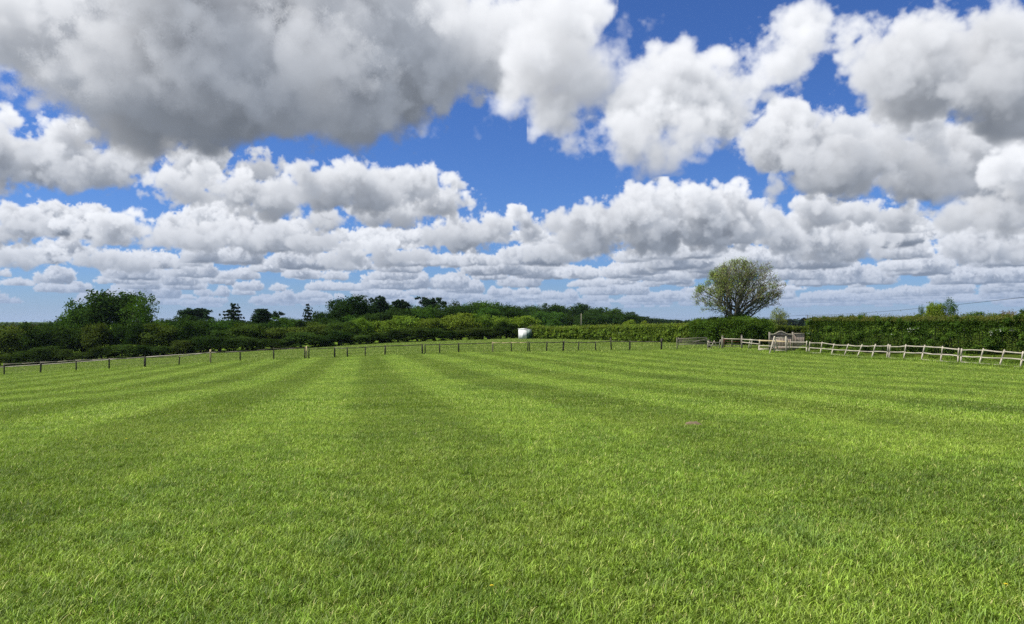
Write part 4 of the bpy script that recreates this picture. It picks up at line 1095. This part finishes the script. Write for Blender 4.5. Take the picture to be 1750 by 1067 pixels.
def field_gate():
    o = empty('field_gate', ground(1183, 85)); tag(o, 'old wooden field gate with a diagonal brace between thin post and trestle', 'gate')
    Y = 85
    def q(px, py, y=Y): return at(px, y, py)
    for a, b, th in (((1158, 579.3), (1208, 577.3), .085), ((1159, 581.6), (1209, 582), .07), ((1159, 584.6), (1209, 585.6), .06), ((1159, 588.6), (1209, 588.2), .085)):
        mb = MB(); mb.bar(q(*a), q(*b), .04, th); mb.build('rail', M['grey_wood'], o)
    mb = MB(); mb.bar(q(1184, 585, Y-.06), q(1209, 579, Y-.06), .035, .08); mb.build('brace', M['grey_wood'], o)
    for px in (1160, 1208):
        mb = MB(); mb.bar(q(px, 590, Y+.05), q(px, 577, Y+.05), .07, .05); mb.build('stile', M['grey_wood'], o)
field_gate()
def red_gate():
    Y = 84.4; o = empty('red_gate', ground(1251, Y)); tag(o, 'rusty red barred gate hung between two stout posts behind the field corner', 'gate')
    def q(px, py, y=Y): return at(px, y, py)
    for i, py in enumerate((580.0, 584.0, 588.4, 592.4)):
        mb = MB(); mb.bar(q(1236.5, py), q(1265.8, py+.4), .035, .075 if i == 0 else .05); mb.build('bar', M['red' if i < 2 else 'grey_wood'], o)
    mb = MB(); mb.bar(q(1237.5, 593.5, Y-.05), q(1237.5, 579, Y-.05), .09, .06); mb.build('stile', M['red'], o)
    mb = MB(); mb.bar(q(1251, 593.5, Y-.05), q(1251, 581, Y-.05), .09, .05); mb.build('stile', M['grey_wood'], o)
red_gate()
def trestle():
    Y = 83.2; o = empty('wooden_trestle', ground(1219, Y)); tag(o, 'pale wooden trestle of crossed legs standing between the field gate and stout post', 'trestle')
    def q(px, py, y=Y): return at(px, y, py)
    for a, b, dy in (((1208.8, 597.6), (1210, 582.5), 0), ((1217, 597.6), (1210, 583), .0), ((1225.8, 594), (1220.3, 582.5), .5), ((1228.5, 597.8), (1231.2, 580.5), 0), ((1214, 594), (1221, 583), .5)):
        mb = MB(); mb.bar(q(*a, Y+dy), q(*b, Y+dy), .085, .06); mb.build('leg', M['sun_wood'], o)
    mb = MB(); mb.bar(q(1209, 585.4, Y-.08), q(1230.5, 585.8, Y-.08), .05, .10); mb.build('crossbar', M['grey_wood'], o)
    mb = MB(); mb.bar(q(1208.5, 597.0, Y-.08), q(1217.2, 597.2, Y-.08), .07, .07); mb.build('foot', M['sun_wood'], o)
    mb = MB(); mb.bar(q(1210, 590, Y-.08), q(1229.5, 591.2, Y-.08), .05, .07); mb.build('crossbar', M['grey_wood'], o)
trestle()
def short_rails():
    o = empty('short_fence', ground(1281, 82)); tag(o, 'short run of grey rails between the pale gate post and the cream rail', 'fence')
    def q(px, py, Y): return at(px, Y, py)
    for a, b in (((1268, 580, 83), (1297, 581.8, 80.2)), ((1268, 585, 83), (1297, 588.2, 80.2)), ((1236, 579, 84.8), (1268, 580, 83.3))):
        mb = MB(); mb.bar(q(*a[:2], a[2]-.08), q(*b[:2], b[2]-.08), .045, .085); mb.build('rail', M['sun_wood'], o)
    for a, b in (((1279, 597.5), (1282.5, 579.5)), ((1283, 596), (1285.5, 580)), ):
        mb = MB(); mb.bar(q(*a, 81.8), q(*b, 81.8), .10, .09, .01); mb.build('post', M['sun_wood'], o)
short_rails()

def arched_panel():
    Y = 79.; o = empty('arched_wooden_panel', ground(1334, Y)); tag(o, 'arched pinkish grey wooden double gate standing behind the cream rail', 'gate')
    k = Y/FPX; g0 = ground(1334, Y)
    def X(px): return at(px, Y)[0]
    def Z(py): return up_to(1334, Y, py)
    x0, x1 = X(1315.5), X(1352.6); cx = X(1334.2); zs, zp = Z(571.5), Z(566.6); z0 = g0.z+.05
    def arch(x):
        t = abs(x-cx)/((x1-x0)/2); return zs+(zp-zs)*(.5+.5*math.cos(math.pi*min(1, t/.72)))
    nb = 14
    for leaf in (0, 1):
        mb = MB()
        for i in range(nb//2):
            j = i+leaf*nb//2; a = x0+(x1-x0)*j/nb+.008; b = x0+(x1-x0)*(j+1)/nb-.008
            za, zb = arch(a)-.07, arch(b)-.07; y = Y+RNG.uniform(-.008, .008)
            V = [(a, y, z0), (b, y, z0), (b, y, zb), (a, y, za), (a, y+.03, z0), (b, y+.03, z0), (b, y+.03, zb), (a, y+.03, za)]
            mb.add(V, [(0, 1, 2, 3), (5, 4, 7, 6), (1, 5, 6, 2), (4, 0, 3, 7), (3, 2, 6, 7), (0, 4, 5, 1)])
        mb.build('board_leaf', M['panel_wood'], o)
    mb = MB(); n = 24
    for i in range(n):
        a = x0+(x1-x0)*i/n; b = x0+(x1-x0)*(i+1)/n; mb.bar((a, Y-.02, arch(a)), (b, Y-.02, arch(b)), .12, .085, .01)
    mb.build('arched_rail', M['sun_wood'], o)
    mb = MB(); n = 20      # dark scalloped strip set in as the shadow under the arched rail
    for i in range(n):
        a = x0+.08+(x1-x0-.16)*i/n; b = x0+.08+(x1-x0-.16)*(i+1)/n
        f = lambda x: Z(574.2)-.10*math.cos(2*math.pi*(x-x0)/(x1-x0)*1.0)*.6
        mb.bar((a, Y-.035, f(a)), (b, Y-.035, f(b)), .05, .14, .008)
    mb.build('shadow_strip', M['old_wood'], o)
    for zz in (z0+.25,):
        mb = MB(); mb.bar((x0+.05, Y-.03, zz), (x1-.05, Y-.03, zz), .05, .12); mb.build('lower_rail', M['panel_wood'], o)
    for px in (1315.0, 1354.8):
        mb = MB(); h = Z(568.5)-g0.z+.15; mb.box((X(px), Y, g0.z-.1+h/2), (.16, .14, h), bev=.015); mb.build('post', M['grey_wood'], o)
    # single fence panel to the right
    o2 = empty('fence_panel', ground(1366, Y+.4)); tag(o2, 'plain pale board fence panel half hidden by hedge right of the arched gate', 'fence')
    mb = MB(); a0, a1 = X(1357.3), X(1376)
    for i in range(7):
        a = a0+(a1-a0)*i/7+.006; b = a0+(a1-a0)*(i+1)/7-.006; mb.box(((a+b)/2, Y+.2, (z0+Z(571))/2), (b-a, .03, Z(571)-z0), bev=.004)
    mb.build('boards', M['panel_wood'], o2)
    mb = MB(); mb.bar((a0, Y+.17, Z(570.3)), (a1, Y+.17, Z(570.3)), .10, .07); mb.build('top_rail', M['sun_wood'], o2)
arched_panel()
def a_frame():
    Y = 76.2; o = empty('wooden_swing_frame', ground(1331, Y)); tag(o, 'whitish wooden A frame stand leaning legs out in front of the arched gate', 'frame')
    def q(px, py, y=Y): return at(px, y, py)
    for apex, feet in (((1323.8, 575), ((1315.2, 603, -.5), (1330.5, 599, .3))), ((1343, 575), ((1343.5, 603.2, -.5), (1352, 599, .3)))):
        for fx, fy, dy in feet:
            mb = MB(); A = q(*apex); B = q(fx, fy, Y+dy); B[2] = min(B[2], gz1(B[0], B[1])+.02)
            if dy > 0: B[2] = gz1(B[0], B[1])
            mb.bar(B, A, .11, .08, .01); mb.build('leg', M['sun_wood'], o)
    for a, b, th in (((1325.6, 598.8), (1343.4, 599.6), .09), ((1323, 577.5), (1344, 577.8), .08)):
        mb = MB(); mb.bar(q(*a, Y-.35 if a[1] > 590 else Y), q(*b, Y-.35 if a[1] > 590 else Y), .06, th); mb.build('crossbar', M['sun_wood'], o)
    mb = MB(); mb.bar(q(1323.2, 602, Y-.3), q(1323.2, 585, Y-.1), .09, .07); mb.build('upright', M['sun_wood'], o)
    o = empty('plank_pile', ground(1305, 79.3)); tag(o, 'pale planks lying on the grass left of the arched gate', 'planks')
    g0 = ground(1305, 79.3)
    for i in range(3):
        mb = MB(); mb.bar((at(1295.5+i, 79.3)[0], 79.3+i*.16, g0.z+.14+i*.07), (at(1316+i, 79.3)[0], 79.1+i*.16, g0.z+.12+i*.07), .14, .06); mb.build('plank', M['sun_wood'], o)
a_frame()

# ---------------------------------------------------------------- the white shed
def shed():
    Y = 137.; g0 = ground(897.5, Y); o = empty('white_shed', g0); tag(o, 'small boxy white shed with green stained side at the end of the pale hedge', 'shed')
    rz = R(-38); Mx = Matrix.Rotation(rz, 3, 'Z'); b = Vector((g0.x, g0.y, g0.z))
    def P(x, y, z): return b+Mx@Vector((x, y, z))
    wx, wy, h0, h1 = .95, .80, 1.78, 1.95
    def quadbox(name, mat, pts, th, parent):      # a slab from four corners, thickened inwards
        p = [np.array(q) for q in pts]; n = np.cross(p[1]-p[0], p[3]-p[0]); n /= np.linalg.norm(n)
        V = p+[q-n*th for q in p]; mb = MB(); mb.add(V, [(0, 1, 2, 3), (7, 6, 5, 4), (0, 4, 5, 1), (1, 5, 6, 2), (2, 6, 7, 3), (3, 7, 4, 0)]); return mb.build(name, M[mat], parent)
    quadbox('front_wall', 'shed_white', (P(-wx, -wy, 0), P(wx, -wy, 0), P(wx, -wy, h0), P(-wx, -wy, h1)), .04, o)
    quadbox('side_wall', 'shed_green', (P(wx, -wy+.003, 0), P(wx, wy, 0), P(wx, wy, h0), P(wx, -wy+.003, h0)), .04, o)
    quadbox('side_wall', 'shed_white', (P(-wx, wy, 0), P(-wx, -wy+.003, 0), P(-wx, -wy+.003, h1), P(-wx, wy, h1)), .04, o)
    quadbox('rear_wall', 'shed_white', (P(wx-.003, wy, 0), P(-wx+.003, wy, 0), P(-wx+.003, wy, h1), P(wx-.003, wy, h0)), .04, o)
    quadbox('roof', 'shed_white', (P(-wx-.06, -wy-.06, h1+.06), P(wx+.06, -wy-.06, h0+.06), P(wx+.06, wy+.06, h0+.06), P(-wx-.06, wy+.06, h1+.06)), .05, o)
    quadbox('door', 'shed_white', (P(-.35, -wy-.02, .08), P(.35, -wy-.02, .08), P(.35, -wy-.02, 1.62), P(-.35, -wy-.02, 1.62)), .03, o)
    mb = MB(); mb.box(P(.1, .1, h1+.12), (.9, .5, .10), Mx, top=(.8, .7), bev=.01); mb.build('roof_felt', M['felt'], o)
    c = ground(907.5, 141); o = empty('chimney', c); tag(o, 'small brown pot on a stack peeping over the hedge right of the white shed', 'chimney')
    mb = MB(); z = up_to(907.5, 141, 556.5); mb.box((c.x, c.y, (c.z+z)/2), (.55, .5, z-c.z), bev=.02); mb.build('stack', M['brick'], o)
    mb = MB(); mb.tube([(c.x, c.y, z-.02), (c.x, c.y, z+.18)], [.2, .16], 10); mb.box((c.x, c.y, z+.2), (.5, .45, .04)); mb.build('pot', M['felt'], o)
shed()

# ---------------------------------------------------------------- poles and cables
def pole(px, Y, top, r, mat, name, label, cross=False):
    g0 = ground(px, Y); z = up_to(px, Y, top); o = empty(name, g0); tag(o, label, 'pole')
    mb = MB(); mb.tube([(g0.x, g0.y, g0.z-.2), (g0.x, g0.y, (g0.z+z)/2), (g0.x, g0.y, z)], [r*1.2, r, r*.8], 8); mb.build('shaft', M[mat], o)
    if cross: mb = MB(); mb.bar((g0.x-.9, g0.y, z-.4), (g0.x+.9, g0.y, z-.4), .12, .14); mb.build('crossarm', M['old_wood'], o)
    return Vector((g0.x, g0.y, z))
pole(993.3, 200, 536, .10, 'grey_wood', 'pole', 'bare pale pole standing behind the middle hedge against the dark wood')
B = pole(1380, 330, 538.6, .16, 'old_wood', 'utility_pole', 'small distant utility pole over the gap at the end of the right hedge', True)
A = pole(1812, 118, 501, .14, 'old_wood', 'utility_pole', 'utility pole just outside the right edge carrying the cable', True)
C_ = pole(1118, 760, 541.5, .2, 'old_wood', 'utility_pole', 'tiny utility pole far off left of the lone tree', True)
def cable(a, b, sag, r, label):
    mb = MB(); pts = [np.array(a)*(1-t)+np.array(b)*t-np.array([0, 0, 4*sag*t*(1-t)]) for t in np.linspace(0, 1, 40)]
    o = mobj('overhead_cable', mb_mesh(mb, pts, r)); tag(o, label, 'cable')
def mb_mesh(mb, pts, r): mb.tube(pts, r, 5); return mb.mesh('overhead_cable', M['wire'])
cable(A, B, .9, .038, 'dark overhead cable sloping down leftwards over the right hedge')
cable(B, C_, 2.2, .05, 'faint far overhead cable crossing behind the lone tree')

# ---------------------------------------------------------------- tracks, bare ground, flowers
def strip(name, label, pts, w, mat, lift=.05):
    P = np.array([at(px, Y) for px, Y in pts]); u = np.linspace(0, 1, 120); t = np.linspace(0, 1, len(P)); x, y = np.interp(u, t, P[:, 0]), np.interp(u, t, P[:, 1])
    dx, dy = np.gradient(x), np.gradient(y); l = np.hypot(dx, dy); nx, ny = -dy/l, dx/l
    V = []
    for s in (-.5, -.17, .17, .5):
        ww = w*(1+.25*np.sin(u*23+s)); X_, Y_ = x+nx*s*ww, y+ny*s*ww; V.append(np.stack((X_, Y_, gz(X_, Y_)+lift), -1))
    V = np.stack(V, 1).reshape(-1, 3); Q = [(i*4+j, i*4+j+1, i*4+j+5, i*4+j+4) for i in range(119) for j in range(3)]
    tag(mobj(name, np_mesh(name, V, [np.array(Q)], M[mat], smooth=True)), label, 'path', kind='structure')
strip('path', 'pale farm track along the edge of the left pasture', [(-60, 126), (100, 127), (240, 129), (330, 131.5), (420, 135), (480, 138), (520, 140)], 3.0, 'track', .16)

def molehill(px, Y, r, label, seed):
    g0 = ground(px, Y); g = np.random.default_rng(seed); V = [(g0.x, g0.y, g0.z+.055)]; nn = 18
    for k, (f, h) in enumerate(((.35, .05), (.7, .035), (1., -.01))):
        for j in range(nn):
            a = 2*math.pi*j/nn; q = r*f*g.uniform(.8, 1.2); V.append((g0.x+math.cos(a)*q*1.5, g0.y+math.sin(a)*q, g0.z+h*g.uniform(.6, 1.3)))
    T = [(0, 1+j, 1+(j+1) % nn) for j in range(nn)]; Q = [(1+k*nn+j, 1+(k+1)*nn+j, 1+(k+1)*nn+(j+1) % nn, 1+k*nn+(j+1) % nn) for k in range(2) for j in range(nn)]
    tag(mobj('molehill', np_mesh('molehill', V, [np.array(T), np.array(Q)], M['soil'], smooth=True)), label, 'molehill')
molehill(1184, 12.3, .11, 'small flattened brown molehill in the grass right of the middle', 1)
def rowY(py): return CAM_Z*FPX/(py-549)
def dandelion(px, py, label, seed):
    Y = rowY(py); g0 = ground(px, Y); g = np.random.default_rng(seed); o = empty('dandelion', g0); tag(o, label, 'flower', 'yellow dandelions in the grass')
    mb = MB(); h = g.uniform(.06, .09); mb.tube([g0, (g0.x+.004, g0.y, g0.z+h)], .0016, 4); mb.build('stalk', M['blade'], o)
    mb = MB()
    for r, z, n in ((.012, 0, 9), (.007, .004, 7)):
        for j in range(n):
            a = 2*math.pi*j/n; c = np.array([g0.x+.004, g0.y, g0.z+h+z]); d = np.array([math.cos(a), math.sin(a), .35]); s = np.array([-math.sin(a), math.cos(a), 0])*.003
            mb.add([c-s*.4, c+d*r-s, c+d*r+s, c+s*.4], [(0, 1, 2, 3)])
    mb.build('petals', M['flower'], o)
for i, (px, py, lb) in enumerate([(839, 1022, 'yellow flower low in the middle foreground'), (1714, 1022, 'yellow flower near the bottom right corner'), (131, 748, 'tiny yellow flower far out on the left'), (217, 746, 'tiny yellow flower right of the leftmost one')]):
    dandelion(px, py, lb, i)

# ================================================================ sky, sun, air, camera
def sky_world():
    w = bpy.data.worlds.new('World'); scene.world = w; w.use_nodes = True; N = NT(w.node_tree)
    T1 = tile_noise(96, 11); T2 = smooth_noise(64, 12); S = sun_vec().astype(np.float32)
    front = photo_clouds(); rest = other_clouds()
    from concurrent.futures import ThreadPoolExecutor
    with ThreadPoolExecutor(4) as ex: list(ex.map(lambda c: c.light(T1, T2, S), front+rest))
    def veil(D, c, a):
        # haze that thickens towards the horizon
        el = np.degrees(np.arcsin(np.clip(D[:, 2], -1, 1))); f = (.93*np.exp(-np.maximum(el, 0)/1.7)).astype(np.float32)
        air = np.array([.36, .47, .66], np.float32)
        return c*(1-f)[:, None]+air*f[:, None], 1-(1-a)*(1-f)
    def image(name, win, W, H, clouds, steps):
        c, a = render(grid_dirs(*win, W, H), clouds, T1, T2, S, maxsteps=steps)
        c, a = veil(grid_dirs(*win, W, H), c, a)
        im = bpy.data.images.new(name, W, H, alpha=True, float_buffer=True, is_data=True); im.alpha_mode = 'CHANNEL_PACKED'
        px = np.concatenate((c, a[:, None]), 1).astype(np.float32); im.pixels.foreach_set(px.ravel()); im.update(); im.pack()
        return im
    FULL = (-math.pi, math.pi, R(-1), R(90))
    near = image('clouds_ahead', WIN, SKY_W, int(SKY_W*.347), front, 56)
    wide = image('clouds_around', FULL, 480, 130, front+rest, 18)
    d = N.n('ShaderNodeTexCoord').outputs['Generated']
    sep = N.n('ShaderNodeSeparateXYZ', i={0: d}); x, y, z = sep.outputs
    az = N.math('ARCTAN2', x, y); el = N.math('ARCSINE', z)
    def tex(im, win):
        u = N.math('DIVIDE', N.math('SUBTRACT', az, win[0]), win[1]-win[0]); v = N.math('DIVIDE', N.math('SUBTRACT', el, win[2]), win[3]-win[2])
        t = N.n('ShaderNodeTexImage', image=im, extension='EXTEND', interpolation='Linear', i={'Vector': N.n('ShaderNodeCombineXYZ', i={0: u, 1: v}).outputs[0]})
        return t, u, v
    t1, u, v = tex(near, WIN); t2, _, _ = tex(wide, FULL)
    def edge(q): return N.math('MULTIPLY', N.math('MULTIPLY', q, 30, clamp=True), N.math('MULTIPLY', N.math('SUBTRACT', 1.0, q), 30, clamp=True))
    m = N.math('MULTIPLY', edge(u), N.math('MULTIPLY', N.math('SUBTRACT', 1.0, v), 30, clamp=True))
    m = N.math('MULTIPLY', m, N.math('GREATER_THAN', y, 0.0))
    c = N.mix(m, t2.outputs[0], t1.outputs[0]); a = N.n('ShaderNodeMix', data_type='FLOAT', i={0: m, 2: t2.outputs[1], 3: t1.outputs[1]}).outputs[0]
    sky = N.n('ShaderNodeTexSky', sky_type='NISHITA', sun_disc=False, sun_elevation=SUN_EL, sun_rotation=SUN_AZ, altitude=100, air_density=1.0, dust_density=.35, ozone_density=3.0)
    s = N.n('ShaderNodeVectorMath', operation='SCALE', i={0: sky.outputs[0], 'Scale': SKY_K}).outputs[0]
    s = N.mix(1.0, s, (.43, .67, 1.16), 'MULTIPLY')
    cc = N.n('ShaderNodeVectorMath', operation='SCALE', i={0: c, 'Scale': CLOUD_K}).outputs[0]
    tot = N.n('ShaderNodeVectorMath', operation='ADD', i={0: cc, 1: N.n('ShaderNodeVectorMath', operation='SCALE', i={0: s, 'Scale': N.math('SUBTRACT', 1.0, a)}).outputs[0]}).outputs[0]
    bg = N.n('ShaderNodeBackground', i={'Color': tot, 'Strength': SKY_STRENGTH}); out = N.n('ShaderNodeOutputWorld'); N.t.links.new(bg.outputs[0], out.inputs[0])
    w.cycles.sampling_method = 'MANUAL'; w.cycles.sample_map_resolution = 512
SKY_STRENGTH = .10; SKY_K = .80; CLOUD_K = 8.5
if 'SKY_W' not in globals(): SKY_W = 1100
sky_world()

ld = bpy.data.lights.new('sun', 'SUN'); ld.energy = 4.8; ld.angle = R(.53); ld.color = (1., .955, .88)
lo = bpy.data.objects.new('sun', ld); link(lo); lo.rotation_euler = Vector(-sun_vec()).to_track_quat('-Z', 'Y').to_euler(); lo.location = (-30, 0, 60)

def haze():
    b = 5200.; lo_, hi_ = -30., 40.
    mb = MB(); mb.box((0, 2200, (lo_+hi_)/2), (b, 5600, hi_-lo_))
    m, N = material('haze'); v = N.n('ShaderNodeVolumePrincipled', i={'Color': (.62, .76, 1., 1), 'Density': HAZE, 'Anisotropy': .2})
    out = N.n('ShaderNodeOutputMaterial'); N.t.links.new(v.outputs[0], out.inputs['Volume'])
    tag(mobj('haze', mb.mesh('haze', m)), 'thin blue air over the far woods', 'haze', kind='stuff')
HAZE = 4.5e-5
if HAZE: haze()

cd = bpy.data.cameras.new('camera'); cam = bpy.data.objects.new('camera', cd); link(cam)
cd.sensor_width = 36; cd.lens = 36*FPX/1750.; cd.clip_start = .05; cd.clip_end = 40000
cam.location = (0, 0, CAM_Z); cam.rotation_euler = (math.pi/2+PITCH, 0, 0); scene.camera = cam
scene.render.engine = 'CYCLES'
scene.view_settings.view_transform = 'Standard'; scene.view_settings.look = 'None'; scene.view_settings.gamma = 1
scene.view_settings.exposure = EXPOSURE if 'EXPOSURE' in globals() else .32
c = scene.cycles; c.max_bounces = 5; c.diffuse_bounces = 3; c.glossy_bounces = 2; c.transmission_bounces = 4; c.transparent_max_bounces = 8; c.use_denoising = False
c.use_adaptive_sampling = True; c.adaptive_threshold = .01
